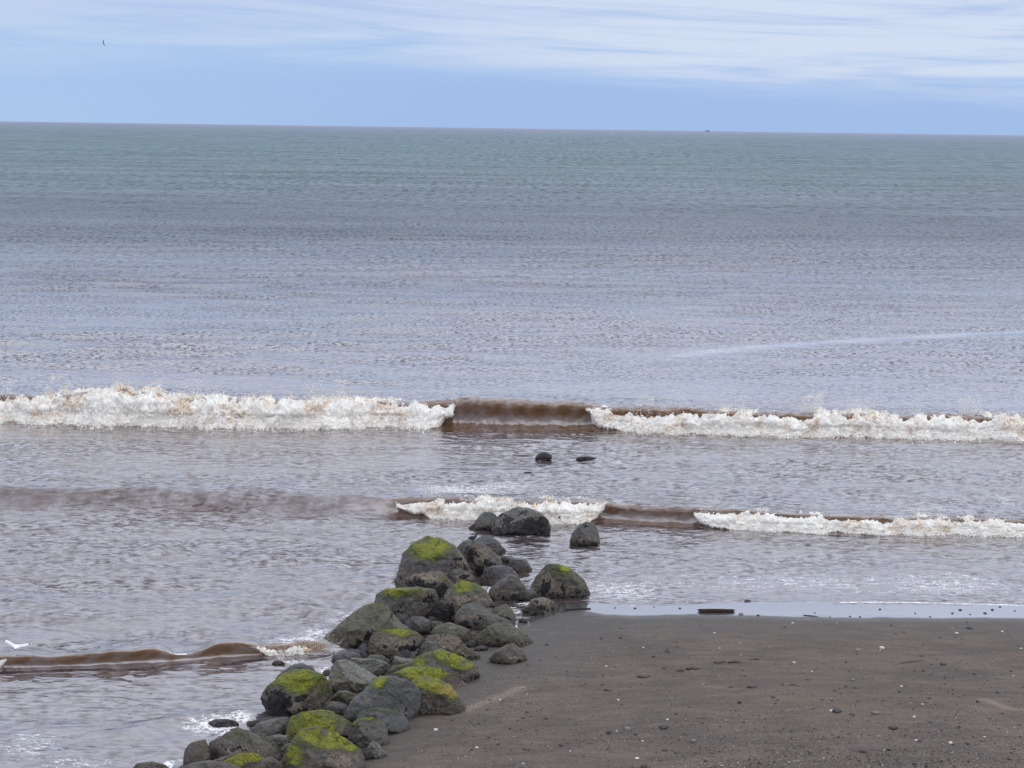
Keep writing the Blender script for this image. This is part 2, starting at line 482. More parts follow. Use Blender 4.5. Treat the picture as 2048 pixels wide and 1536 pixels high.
# lacy foam
wp = N.noise(pos, 1.7, 3, .6)
vpos = N.n('ShaderNodeVectorMath', {0: N.scaled(pos, 1.0, 1.7, 1.0), 1: N.n('ShaderNodeTexNoise', {'Vector': pos, 'Scale': 2.4, 'Detail': 3}).outputs[1]}, operation='ADD').outputs[0]
vor = N.n('ShaderNodeTexVoronoi', {'Vector': vpos, 'Scale': 3.6}, feature='DISTANCE_TO_EDGE').outputs[0]
vor2 = N.n('ShaderNodeTexVoronoi', {'Vector': vpos, 'Scale': 7.5}, feature='DISTANCE_TO_EDGE').outputs[0]
lace = N.math('MAXIMUM', N.smooth(vor, 0.0, .17, 1, 0), N.math('MULTIPLY', N.smooth(vor2, 0.0, .2, 1, 0), .8))
nz = N.noise(N.scaled(pos, 3.0, 8.5, 3), 1.0, 6, .70, .3)
fm = N.math('ADD', N.math('MULTIPLY', lace, .42), N.math('MULTIPLY', nz, .9))
fm = N.math('ADD', fm, N.math('MULTIPLY', foam, .62))
fmask = N.math('MULTIPLY', N.smooth(fm, 1.08, 1.34), N.smooth(foam, .04, .2))
fdif = N.n('ShaderNodeBsdfDiffuse', {'Color': (.74, .72, .72, 1)}).outputs[0]
out(N, N.n('ShaderNodeMixShader', {0: fmask, 1: water, 2: fdif}).outputs[0])
sea_m.displacement_method = 'BUMP'


def far_of(d):
    return np.clip(np.log(np.maximum(d, 60) / 60) / math.log(9000 / 60), 0, 1)


def calm_front(x, y):
    """the water just in front of the breakers stays calmer, so that it mirrors them"""
    c = np.ones(x.shape)
    for k in ('outer', 'inner', 'small'):
        q = y - wv(k, 'y', x)
        h = wv(k, 'h', x)
        c = np.minimum(c, 1 - 0.6 * sstep(q, -3.2 * h, -1.2 * h) * (1 - sstep(q, 0, 2 * h)) * (h > .15) * sstep(wv(k, 'b', x), .2, .8))
    return c


def sea_height(x, y, dx, dy, s=None, slk=0.0, damp=1.0):
    if s is None:
        s = shore_dist(x, y)
    z = ripple(x, y, dx, dy) * (1 - 0.55 * slk) * (sstep(-s, 0.0, 2.5) * 0.75 + 0.25)
    z = z * (.35 + .65 * calm_front(x, y))
    return z * damp + ridges(x, y) * sstep(-s, .1, 1.2)


# ------------------------------------------------------------------ the sea sheet
pxs = np.concatenate([np.linspace(-4200, -400, 40, endpoint=False), np.linspace(-400, -60, 60, endpoint=False), np.arange(-60, 2110, 2.3), np.linspace(2112, 2450, 60), np.linspace(2500, 6200, 40)])
dep = np.concatenate([[0.9, 1.4, 2.0, 2.7, 3.5, 4.4], np.arange(5.5, 520, 1.75), np.arange(520, 1010, 1.45), np.arange(1010, 1320, 2.2), np.linspace(1330, 1900, 40)])
D = H * F / dep
dtx = np.gradient(pxs)
ddy = np.abs(np.gradient(D))
Xg = D[:, None] * ((pxs - 1024) / F)[None, :]
Yg = np.repeat(D[:, None], len(pxs), 1)
DXg = D[:, None] * (dtx / F)[None, :]
DYg = np.repeat(ddy[:, None], len(pxs), 1)
S = np.full(Xg.shape, -50.0)
nr = Yg < 75
S[nr] = shore_dist(Xg[nr], Yg[nr])
slk = np.zeros(Xg.shape)
ns = (Yg < 110) & (Yg > 55) & (np.abs(Xg) < 60)
slk[ns] = np.maximum(0.85 * sstep(Xg[ns], SLICK[0, 0] - 3, SLICK[0, 0] + 5) * np.exp(-(seg_dist(Xg[ns], Yg[ns], SLICK) / 1.1) ** 2), 0.3 * np.exp(-(seg_dist(Xg[ns], Yg[ns], SLICK2) / 2.2) ** 2))
slk = np.maximum(slk, 0.5 * sstep(Yg, 60.5, 62.5) * (1 - sstep(Yg, 68, 75)) * (np.abs(Xg) < 60))
slk = np.maximum(slk, 0.55 * sstep(-Yg, -36.5, -33) * (Xg < -2))
SINK = wave_sink(Xg, Yg)
Zg = sea_height(Xg, Yg, DXg, DYg, S, slk) - SINK
calmA = calm_front(Xg, Yg)
co = np.stack([Xg, Yg, Zg], -1).reshape(-1, 3)
fc = grid_faces(*Xg.shape)
land = (S > 1.6).reshape(-1)
fc = fc[~land[fc].all(1)]
sea = mesh_np("sea", co, fc[:, ::-1], sea_m, attrs=dict(far=far_of(Yg), slick=slk, silt=np.zeros(Xg.shape), foam=foam_amount(Xg, Yg, S), rough=calmA))
tag(sea, kind='structure')

# ------------------------------------------------------------------ beach
sand_m, N = material("dark_wet_sand")
pos = N.n('ShaderNodeNewGeometry').outputs['Position']
damp, wet, grit = N.attr('damp'), N.attr('wet'), N.attr('grit')
n1 = N.noise(N.scaled(pos, .5, 1.3, .5), 1.0, 5, .6, .5)
n2 = N.noise(pos, 24, 4, .7)
n3 = N.noise(N.scaled(pos, 1.2, 5, 1, rot=(0, 0, .25)), 1.0, 5, .62, .8)
n4 = N.noise(pos, 70, 2, .6)
c = N.mix(N.smooth(n1, .35, .66), (.088, .069, .056), (.128, .097, .075))
c = N.mix(N.math('MULTIPLY', damp, .9), c, (.086, .079, .071))
c = N.mix(N.math('MULTIPLY', N.smooth(n3, .48, .66), .62), c, (.075, .066, .062))
c = N.mix(N.math('MULTIPLY', N.smooth(n3, .44, .33), .35), c, (.165, .135, .112))
c = N.mix(N.attr('streak'), c, (.25, .19, .14))
spk = N.math('MULTIPLY', N.math('SUBTRACT', n2, .5), N.math('MULTIPLY_ADD', grit, 2.4, .9))
spk = N.math('ADD', spk, N.math('MULTIPLY', N.math('SUBTRACT', n4, .5), N.math('MULTIPLY_ADD', grit, 2.0, .7)))
k = N.math('ADD', 1.0, spk)
c = N.mix(1.0, c, N.n('ShaderNodeCombineXYZ', {0: k, 1: k, 2: k}).outputs[0], 'MULTIPLY')
vd = N.n('ShaderNodeTexVoronoi', {'Vector': N.scaled(pos, 1, 1, .2), 'Scale': 19}, feature='F1')
rnd = N.n('ShaderNodeSeparateColor', {0: vd.outputs['Color']})
dots = N.math('MULTIPLY', N.smooth(vd.outputs['Distance'], .34, .22), N.math('GREATER_THAN', N.math('ADD', rnd.outputs[0], N.math('MULTIPLY', grit, .42)), .86))
dc = N.mix(N.math('GREATER_THAN', rnd.outputs[1], .55), (.045, .042, .042), (.22, .20, .18))
c = N.mix(N.math('MULTIPLY', dots, N.math('SUBTRACT', .8, wet)), c, dc)
c = N.mix(N.math('MULTIPLY', wet, .6), c, (.06, .058, .06))
bh = N.math('ADD', N.math('MULTIPLY', n2, .024), N.math('ADD', N.math('MULTIPLY', n3, .07), N.math('MULTIPLY', dots, .018)))
bh = N.math('MULTIPLY', bh, N.math('SUBTRACT', 1.0, wet))
bump = N.n('ShaderNodeBump', {'Height': bh, 'Strength': .8, 'Distance': 1.0}).outputs[0]
pb = N.n('ShaderNodeBsdfPrincipled', {'Base Color': c, 'Roughness': N.math('MULTIPLY_ADD', damp, -.12, .85), 'Normal': bump, 'Specular IOR Level': .3}).outputs[0]
frs = N.n('ShaderNodeFresnel', {'IOR': 1.9}).outputs[0]
film = N.n('ShaderNodeBsdfGlossy', {'Color': (.96, .95, 1, 1), 'Roughness': .09}).outputs[0]
out(N, N.n('ShaderNodeMixShader', {0: N.math('MULTIPLY', wet, N.math('MULTIPLY_ADD', frs, 1.25, .26)), 1: pb, 2: film}).outputs[0])

bpx = np.concatenate([np.linspace(-3500, 100, 50, endpoint=False), np.arange(100, 700, 7), np.arange(700, 2080, 3.0), np.linspace(2090, 5500, 60)])
bdp = np.concatenate([np.linspace(560, 880, 30, endpoint=False), np.arange(880, 930, 2.5), np.arange(930, 985, 1.0), np.arange(985, 1330, 1.6), np.linspace(1335, 4000, 60)])
Db = H * F / bdp
Xb = Db[:, None] * ((bpx - 1024) / F)[None, :]
Yb = np.repeat(Db[:, None], len(bpx), 1)
Sb = shore_dist(Xb, Yb)
Zb = beach_z(Xb, Yb, Sb)
FILM_PX = [(1045, 1249), (1120, 1226), (1175, 1223), (1210, 1230), (1280, 1231), (1400, 1228), (1500, 1231), (1600, 1234), (1800, 1236), (2048, 1236), (2700, 1248), (5000, 1290)]
fe = np.array([ground_at(*p)[:2] for p in FILM_PX])
ye = np.interp(Xb, fe[:, 0], fe[:, 1], left=1e3)
pn = np.stack([Xb * 1.6, Yb * 0.4, 0 * Xb], -1).reshape(-1, 3)
ye = ye + 0.10 * fbm(pn, 3, 21).reshape(Xb.shape)
wetA = (.80 * sstep(Yb - ye, -0.02, 0.05) + .20 * sstep(Yb - ye, -0.55, 0.05)) * (Sb > -3) * (Xb > gp(1040, 1240)[0])
dampA = 1 - sstep(Sb, 1.0, 4.2)
gr = np.zeros(Xb.shape)
for px, py, rx, ry, a in [(1750, 1530, 420, 60, 1.0), (2050, 1480, 250, 60, .7), (1350, 1560, 350, 40, .8), (950, 1408, 130, 28, .7), (1050, 1345, 70, 14, .9), (880, 1400, 60, 16, .8), (1400, 1440, 300, 40, .35), (760, 1540, 120, 30, .7)]:
    c0, c1_, c2 = ground_at(px, py), ground_at(px + rx, py), ground_at(px, py - ry)
    gr = np.maximum(gr, a * np.exp(-(((Xb - c0[0]) / (c1_[0] - c0[0])) ** 2 + ((Yb - c0[1]) / (c2[1] - c0[1])) ** 2)))
stk = np.zeros(Xb.shape)
for pl, a, wd in [([(930, 1420), (1000, 1392), (1040, 1376)], .55, .12), ([(1970, 1400), (2010, 1415), (2060, 1424), (2150, 1432)], .6, .09), ([(1420, 1373), (1470, 1378)], .3, .05), ([(860, 1440), (930, 1425)], .25, .15)]:
    P = np.array([ground_at(*p)[:2] for p in pl])
    stk = np.maximum(stk, a * np.exp(-(seg_dist(Xb, Yb, P) / wd) ** 2))
fcb = grid_faces(*Xb.shape)
deep = (Sb < -9).reshape(-1)
fcb = fcb[~deep[fcb].all(1)]
beach = mesh_np("beach", np.stack([Xb, Yb, Zb], -1).reshape(-1, 3), fcb[:, ::-1], sand_m, attrs=dict(wet=wetA, damp=dampA, grit=gr, streak=stk))
tag(beach, kind='structure')
sb_m, N = material("sea_bed_sand")
out(N, N.n('ShaderNodeBsdfDiffuse', {'Color': N.mix(N.noise(N.n('ShaderNodeNewGeometry').outputs['Position'], 2, 3), (.08, .07, .06), (.11, .09, .08))}).outputs[0])
bed = mesh_np("sea_bed", np.array([(-150, 10, -1.35), (150, 10, -1.35), (150, 300, -3.0), (-150, 300, -3.0)], float), np.array([[0, 1, 2, 3]]), sb_m)
tag(bed, kind='structure')

# ------------------------------------------------------------------ foam material
foam_m, N = material("sea_foam")
pos = N.n('ShaderNodeNewGeometry').outputs['Position']
cav = N.attr('cav')
n1 = N.noise(pos, 1.9, 5, .65, .4)
n2 = N.noise(pos, 11, 4, .65)
tanf = N.math('ADD', N.math('MULTIPLY', N.smooth(n1, .42, .60), .95), N.math('MULTIPLY', N.smooth(cav, .34, .08), .8))
tanf = N.math('MULTIPLY', tanf, N.smooth(n2, .30, .66))
tanf = N.math('MULTIPLY', tanf, N.attr('turbid'), clamp=True)
c = N.mix(tanf, (.92, .885, .82), (.58, .40, .25))
bump = N.n('ShaderNodeBump', {'Height': N.noise(pos, 18, 5, .68), 'Strength': .5, 'Distance': .05}).outputs[0]
d1 = N.n('ShaderNodeBsdfDiffuse', {'Color': c, 'Normal': bump}).outputs[0]
d2 = N.n('ShaderNodeBsdfTranslucent', {'Color': (.93, .91, .88, 1)}).outputs[0]
out(N, N.n('ShaderNodeMixShader', {0: .14, 1: d1, 2: d2}).outputs[0])

OCT_V = np.array([(1, 0, 0), (-1, 0, 0), (0, 1, 0), (0, -1, 0), (0, 0, 1), (0, 0, -1)], float)
OCT_F = np.array([(0, 2, 4), (2, 1, 4), (1, 3, 4), (3, 0, 4), (2, 0, 5), (1, 2, 5), (3, 1, 5), (0, 3, 5)])


def specks(name, P, size, parent, mat, kind=None, turbid=0.5):
    n = len(P)
    q = RNG.normal(size=(n, 3, 3))
    q, _ = np.linalg.qr(q)
    sz = size[:, None, None] * RNG.uniform(.55, 1.35, (n, 1, 3))
    V = np.einsum('ij,njk->nik', OCT_V, q) * sz + P[:, None, :]
    Fc = (OCT_F[None] + np.arange(n)[:, None, None] * 6).reshape(-1, 3)
    o = mesh_np(name, V.reshape(-1, 3), Fc, mat, attrs=dict(cav=np.full(n * 6, .6), turbid=np.full(n * 6, turbid)), parent=parent)
    if kind:
        o['kind'] = kind
    return o


def build_wave(key, x0, x1, step, label, nt=64, foam_step=.035, clump=.035, nclump=9000, nspray=7000, spray_h=.22):
    nx = int((x1 - x0) / step)
    xs = np.linspace(x0, x1, nx)
    h, b, yt = wv(key, 'h', xs), wv(key, 'b', xs), wv(key, 'y', xs)
    wob = fbm(np.stack([xs * .7, 0 * xs + 3.1, 0 * xs], -1), 3, 31)
    h0 = h
    h = h * (1 + (.13 if key != 'small' else .22) * wob)
    yt = yt + .10 * h0 * wob
    tb, ts = catmull(PB, nt), catmull(PS, nt)
    prof = tb[None] * b[:, None, None] + ts[None] * (1 - b)[:, None, None]
    Xw = np.repeat(xs[:, None], nt, 1)
    q = prof[:, :, 0] * h0[:, None]
    Yw = yt[:, None] + q
    face = np.linspace(0, 1, nt)[None] * np.ones((nx, 1))
    front = sstep(face, .40, .52) * (1 - sstep(face, .86, .97))
    d = Yw
    rp = sea_height(Xw, Yw, np.full_like(Xw, step), np.full_like(Xw, .06), damp=1 - .9 * front * b[:, None])
    # streaks drawn up the hollow face
    st = fbm(np.stack([Xw * 3.2 + face * 3, face * 5, 0 * Xw], -1).reshape(-1, 3), 4, 41).reshape(Xw.shape)
    Zw = prof[:, :, 1] * h[:, None] + rp + .004
    Yw = Yw + .06 * h[:, None] * st * front
    Zw = Zw + (.05 * h * b)[:, None] * front * fbm(np.stack([Xw * 5, face * 9, 0 * Xw + 4], -1).reshape(-1, 3), 3, 43).reshape(Xw.shape)
    zrel = prof[:, :, 1]
    silt = front * (.50 + .50 * sstep(zrel, .2, .85)) * sstep(h, .08, .2)[:, None] * sstep(b, .3, .95)[:, None]
    silt = np.clip(silt * (.95 + .5 * st), 0, 1)
    if key == 'small':
        silt = np.clip(front * sstep(h, .12, .22)[:, None] * sstep(zrel, .02, .35) * (.9 + .9 * st), 0, 1) * .9
    if key == 'inner':
        silt = np.maximum(silt * .68, .12 * sstep(face, .46, .60) * (1 - sstep(face, .80, .97)))  # slight silt on the swell's front dims its sky reflection too
    dark = front
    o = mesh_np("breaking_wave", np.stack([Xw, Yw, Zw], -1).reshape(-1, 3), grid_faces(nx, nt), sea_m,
                attrs=dict(far=far_of(Yw), slick=np.zeros(Xw.shape), silt=silt, swell_dim=sstep(face, .40, .54) * (1 - sstep(face, .74, .97)) * (1 - b[:, None]) * np.clip(.8 + 1.2 * st, .2, 1.2), foam=foam_amount(Xw, Yw, np.full(Xw.shape, -9.)) * (1 - front), rough=1 - .72 * front * b[:, None]))
    tag(o, label, 'wave')
    # foam runs
    f = wv(key, 'f', xs)
    on = f > .02
    edges = np.flatnonzero(np.diff(np.concatenate([[0], on.astype(int), [0]])))
    for a, e in zip(edges[::2], edges[1::2]):
        xa, xb = xs[a], xs[min(e, nx - 1)]
        n = max(int((xb - xa) / foam_step), 20)
        fx = np.linspace(xa, xb, n)
        fh, ff, ft, fy = wv(key, 'h', fx), wv(key, 'f', fx), wv(key, 'ft', fx), wv(key, 'y', fx)
        lowf = fbm(np.stack([fx * .55, 0 * fx, 0 * fx + 7.7], -1), 4, 51)
        ft = (np.where(fx > 2.5, .88, 1.02) if key == 'outer' else .92) * ft * (1 + .34 * lowf + .10 * fbm(np.stack([fx * 2.3, 0 * fx + 9, 0 * fx], -1), 3, 53))
        fk = 56
        ph = np.linspace(0, 1, fk)
        # hump cross-section from behind the lip over the top to the foot
        cs = catmull(np.array([(1.3, .62), (.95, .86), (.55, 1.0), (.1, 1.0), (-.25, .86), (-.42, .64), (-.46, .42), (-.55, .24), (-.68, .10), (-.76, -.04), (-.78, -.2)]), fk)
        fw = np.clip(ff, 0, 1)
        fw = np.clip(fw + (fw < .97) * (.30 * fbm(np.stack([fx * 2.6, 0 * fx + 5, 0 * fx], -1), 4, 57) + .03), .02, 1)
        te = .30 + .70 * fw
        pidx = ph[None] * te[:, None]
        cq = np.interp(pidx, ph, cs[:, 0])
        cz = np.interp(pidx, ph, cs[:, 1])
        tuck = sstep(ph, .86, 1.0)[None] * (1 - sstep(fw, .85, 1.0))[:, None]
        Q = (cq + .40 * tuck - .02) * fh[:, None]
        Zf = cz * (ft * fh)[:, None] - .08 * tuck * fh[:, None]
        wig = .42 * fh[:, None] * fbm(np.stack([np.repeat(fx[:, None], fk, 1) * 1.1, 0 * Q, 0 * Q + 2.2], -1).reshape(-1, 3), 4, 61).reshape(Q.shape)
        Q = Q + wig * (cq < 0) * fw[:, None]
        Xf = np.repeat(fx[:, None], fk, 1)
        Yf = fy[:, None] + Q
        P = np.stack([Xf, Yf, Zf], -1).reshape(-1, 3)
        sc_ = 1.0 / max(.45, float(np.mean(fh)))
        n0 = fbm(P * np.array([1.3, 1.3, 1.3]) * sc_, 2, 71, .5, True)
        n1_ = fbm(P * 3.2 * sc_ + 5, 3, 81, .6, True)
        n2_ = fbm(P * 9.0 * sc_ + 9, 3, 91, .6, True)
        n3_ = fbm(P * 22.0 * sc_ + 3, 2, 93, .6, True)
        dsp = (.50 * n0 + .40 * n1_ + .22 * n2_ + .09 * n3_).reshape(Q.shape)
        gy, gz = np.gradient(Yf, axis=1), np.gradient(Zf, axis=1)
        ln = np.hypot(gy, gz) + 1e-9
        ny, nz_ = gz / ln, -gy / ln
        amp = fh[:, None] * .72 * (0.25 + .75 * fw[:, None]) * sstep(ph, 0, .12)[None] * (1 - .55 * sstep(ph, .78, 1))[None]
        dd = (dsp - .36) * amp
        Yf = Yf + ny * dd
        Zf = Zf + nz_ * dd
        Xf = Xf + .5 * (n1_.reshape(Q.shape) - .3) * fh[:, None] * .35
        cavv = np.clip((n1_ * .6 + n2_ * .4) * 1.5, 0, 1)
        tb_ = np.clip(.75 + 1.9 * fbm(P * .9, 3, 95), 0, 1.3) * np.repeat((1 - .8 * sstep(ph, .6, .85))[None], n, 0).reshape(-1)
        fo = mesh_np("foam", np.stack([Xf, Yf, Zf], -1).reshape(-1, 3), grid_faces(n, fk), foam_m, attrs=dict(cav=cavv, turbid=tb_), parent=o)
        PF = np.stack([Xf, Yf, Zf], -1)
        frac = (xb - xa) / 40.0
        k = int(nclump * 1.7 * frac)
        ii, jj = RNG.integers(0, n, k), (np.where(RNG.random(k) < .5, RNG.beta(1.2, 5, k) * .55 + .12, 1 - RNG.beta(1.0, 5, k)) * (fk - 6)).astype(int) + 2
        C = PF[ii, jj] + RNG.normal(0, clump * .5, (k, 3))
        C[:, 2] += clump * .3
        cl_ = specks("froth", C, clump * .55 * RNG.lognormal(-.35, .5, k), o, foam_m, 'stuff', .25)
        # spray thrown off the top, in plumes
        k = int(nspray * frac)
        npl = max(int((xb - xa) / .45), 3)
        pc = RNG.uniform(xa, xb, npl)
        pw = RNG.pareto(2.2, npl) + .15
        wch = RNG.choice(npl, k, p=pw / pw.sum())
        sx_ = np.clip(pc[wch] + RNG.normal(0, .22, k), xa, xb)
        sh = np.interp(sx_, fx, PF[:, :, 2].max(1))
        sy = np.interp(sx_, fx, PF[np.arange(n), PF[:, :, 2].argmax(1), 1])
        up = RNG.exponential(1.0, k) * spray_h * np.minimum(.35 + .5 * pw[wch], 1.6)
        Pp = np.stack([sx_ + RNG.normal(0, .05, k) + up * .15, sy + RNG.normal(0, .18, k) + up * .3, sh - .05 + np.minimum(up, spray_h * 3)], -1)
        specks("spray", Pp, clump * .42 * RNG.lognormal(-.2, .4, k), o, foam_m, 'stuff', .1)
        # flecks flung ahead of the foot
        k = int(nclump * .12 * frac)
        ok = np.flatnonzero(fw > .9)
        if len(ok) < 5:
            continue
        ii = RNG.choice(ok, k)
        Pp = PF[ii, fk - 6].copy()
        Pp[:, 1] -= RNG.exponential(.22 * np.mean(fh), k)
        Pp[:, 2] = .02
        specks("froth", Pp, clump * .55 * RNG.lognormal(-.2, .4, k), o, foam_m, 'stuff', .1)
    return o


build_wave('outer', -34, 34, .055, "tall brown breaker with a clear hollow face between two long banks of white foam", nclump=26000, nspray=13000)
build_wave('inner', -27, 27, .05, "low inner wave, smooth dark swell at one end, foaming behind the black boulder", nt=56, foam_step=.026, clump=.024, nclump=26000, nspray=10000, spray_h=.12)
build_wave('small', -15, gp(720, 1304)[0], .03, "small brown ripple wave rolling up to the rock groyne below the flying gull", nt=48, foam_step=.018, clump=.016, nclump=70000, nspray=80000, spray_h=.10)

# ------------------------------------------------------------------ boulders
rock_m, N = material("shore_rock")
tc = N.n('ShaderNodeTexCoord').outputs['Object']
oi = N.n('ShaderNodeObjectInfo')
rv = N.n('ShaderNodeVectorMath', {0: tc, 1: N.n('ShaderNodeCombineXYZ', {0: N.math('MULTIPLY', oi.outputs['Random'], 90), 1: 3.0, 2: 7.0}).outputs[0]}, operation='ADD').outputs[0]
moss, blk, tan = N.attr('moss'), N.attr('black'), N.attr('tan')
n1 = N.noise(rv, 2.2, 6, .62, .3)
n2 = N.noise(rv, 11, 6, .72, .3)
n3 = N.noise(rv, 42, 4, .72)
col = oi.outputs['Color']
kk = N.math('ADD', -.55, N.math('ADD', N.math('MULTIPLY', n1, 2.2), N.math('MULTIPLY', n2, 1.35)))
kk = N.math('MAXIMUM', kk, .3)
kv = N.n('ShaderNodeCombineXYZ', {0: kk, 1: kk, 2: kk}).outputs[0]
c = N.mix(1.0, col, kv, 'MULTIPLY')
c = N.mix(N.math('MULTIPLY', N.smooth(n1, .55, .72), .42), c, (.105, .110, .062))
# salt-and-pepper specks, weathered streaks
c = N.mix(N.math('MULTIPLY', N.smooth(n3, .60, .74), .22), c, (.27, .25, .22))
c = N.mix(N.math('MULTIPLY', N.smooth(n3, .40, .27), .25), c, (.035, .033, .034))
# thin green film
c = N.mix(N.math('MULTIPLY', N.smooth(moss, .02, .35), N.smooth(n2, .36, .62, .3, .9)), c, (.085, .092, .038))
# barnacle crust
tm = N.math('ADD', N.math('ADD', tan, .10), N.math('MULTIPLY', N.math('SUBTRACT', n2, .5), 2.1))
tmask = N.smooth(tm, .36, .52)
tcol = N.mix(N.smooth(n3, .38, .62), (.10, .08, .062), (.36, .29, .22))
c = N.mix(N.math('MULTIPLY', tmask, .85), c, tcol)
# mussel and weed patches, with a pale rim
vor = N.n('ShaderNodeTexVoronoi', {'Vector': rv, 'Scale': 9.0}).outputs['Distance']
bsrc = N.math('ADD', N.math('MULTIPLY', N.math('SUBTRACT', n2, .5), 2.0), N.math('MULTIPLY', N.math('SUBTRACT', .40, vor), 1.0))
bm_ = N.math('MULTIPLY_ADD', blk, 1.25, bsrc)
rim = N.math('SUBTRACT', N.smooth(bm_, .40, .50), N.smooth(bm_, .50, .60))
c = N.mix(N.math('MULTIPLY', rim, .7), c, (.33, .27, .21))
bmask = N.smooth(bm_, .52, .60)
bcol = N.mix(N.smooth(n1, .45, .65), (.010, .009, .012), (.022, .010, .013))
c = N.mix(bmask, c, bcol)
# bright moss
mm = N.math('ADD', moss, N.math('ADD', N.math('MULTIPLY', N.math('SUBTRACT', n2, .5), 1.3), N.math('MULTIPLY', N.math('SUBTRACT', n1, .5), 1.3)))
mm = N.math('ADD', mm, N.math('MULTIPLY', N.math('SUBTRACT', n3, .5), .35))
mmask = N.math('MULTIPLY', N.smooth(mm, .12, .80), N.math('SUBTRACT', 1.0, N.math('MULTIPLY', bmask, .85)))
mcol = N.mix(N.smooth(n1, .36, .64), (.160, .180, .009), (.32, .315, .009))
mcol = N.mix(N.smooth(n3, .36, .56), (.060, .080, .012), mcol)
mcol = N.mix(N.smooth(mm, .22, .85), (.068, .078, .022), mcol)
mcol = N.mix(N.math('MULTIPLY', N.attr('gold'), .8), mcol, (.30, .215, .045))
c = N.mix(N.math('MULTIPLY', mmask, .93), c, mcol)
# hairline cracks
cv = N.n('ShaderNodeVectorMath', {0: rv, 1: N.n('ShaderNodeTexNoise', {'Vector': rv, 'Scale': 2.5, 'Detail': 4}).outputs[1]}, operation='ADD').outputs[0]
crk = N.n('ShaderNodeTexVoronoi', {'Vector': cv, 'Scale': 1.15}, feature='DISTANCE_TO_EDGE').outputs[0]
crm = N.math('MULTIPLY', N.smooth(crk, .0, .035, 1, 0), N.smooth(n1, .48, .60))
c = N.mix(N.math('MULTIPLY', crm, .45), c, (.022, .020, .021))
# wet foot
wetf = N.attr('wetfoot')
c = N.mix(1.0, c, N.ramp(wetf, [(0, (1, 1, 1)), (1, (.48, .46, .48))]), 'MULTIPLY')
bh = N.math('ADD', N.math('MULTIPLY', n2, N.smooth(n1, .35, .65, .02, .14)), N.math('ADD', N.math('MULTIPLY', n3, .020), N.math('MULTIPLY', N.math('ADD', bmask, N.math('MULTIPLY', mmask, .6)), .025)))
bh = N.math('ADD', bh, N.math('MULTIPLY', N.math('MULTIPLY', tmask, n3), .05))
bh = N.math('SUBTRACT', bh, N.math('MULTIPLY', crm, .05))
bump = N.n('ShaderNodeBump', {'Height': bh, 'Strength': .9, 'Distance': 1.0}).outputs[0]
rg = N.math('SUBTRACT', .54, N.math('MULTIPLY', N.math('ADD', bmask, wetf), .20))
out(N, N.n('ShaderNodeBsdfPrincipled', {'Base Color': c, 'Roughness': rg, 'Normal': bump, 'Specular IOR Level': .5}).outputs[0])

ICO = {}
for sub in (3, 4, 5, 6):
    bm = bmesh.new()
    bmesh.ops.create_icosphere(bm, subdivisions=sub, radius=1)
    ICO[sub] = (np.array([v.co[:] for v in bm.verts]), np.array([[v.index for v in f.verts] for f in bm.faces]))
    bm.free()

TONE = dict(grey=(.125, .122, .118), olive=(.115, .110, .085), brown=(.125, .108, .096), pale=(.205, .205, .188), dark=(.060, .054, .058), purple=(.115, .106, .122), slate=(.105, .108, .112), mid=(.15, .147, .135), black=(.020, .017, .021))
ZA, ZB, ZC, ZD, ZF = (760, 980, 480 / 2048), (580, 1160, 500 / 2048), (340, 1290, 540 / 2048), (780, 1060, 310 / 2048), (0, 0, 1.0)
RG = "boulders of the rock groyne"

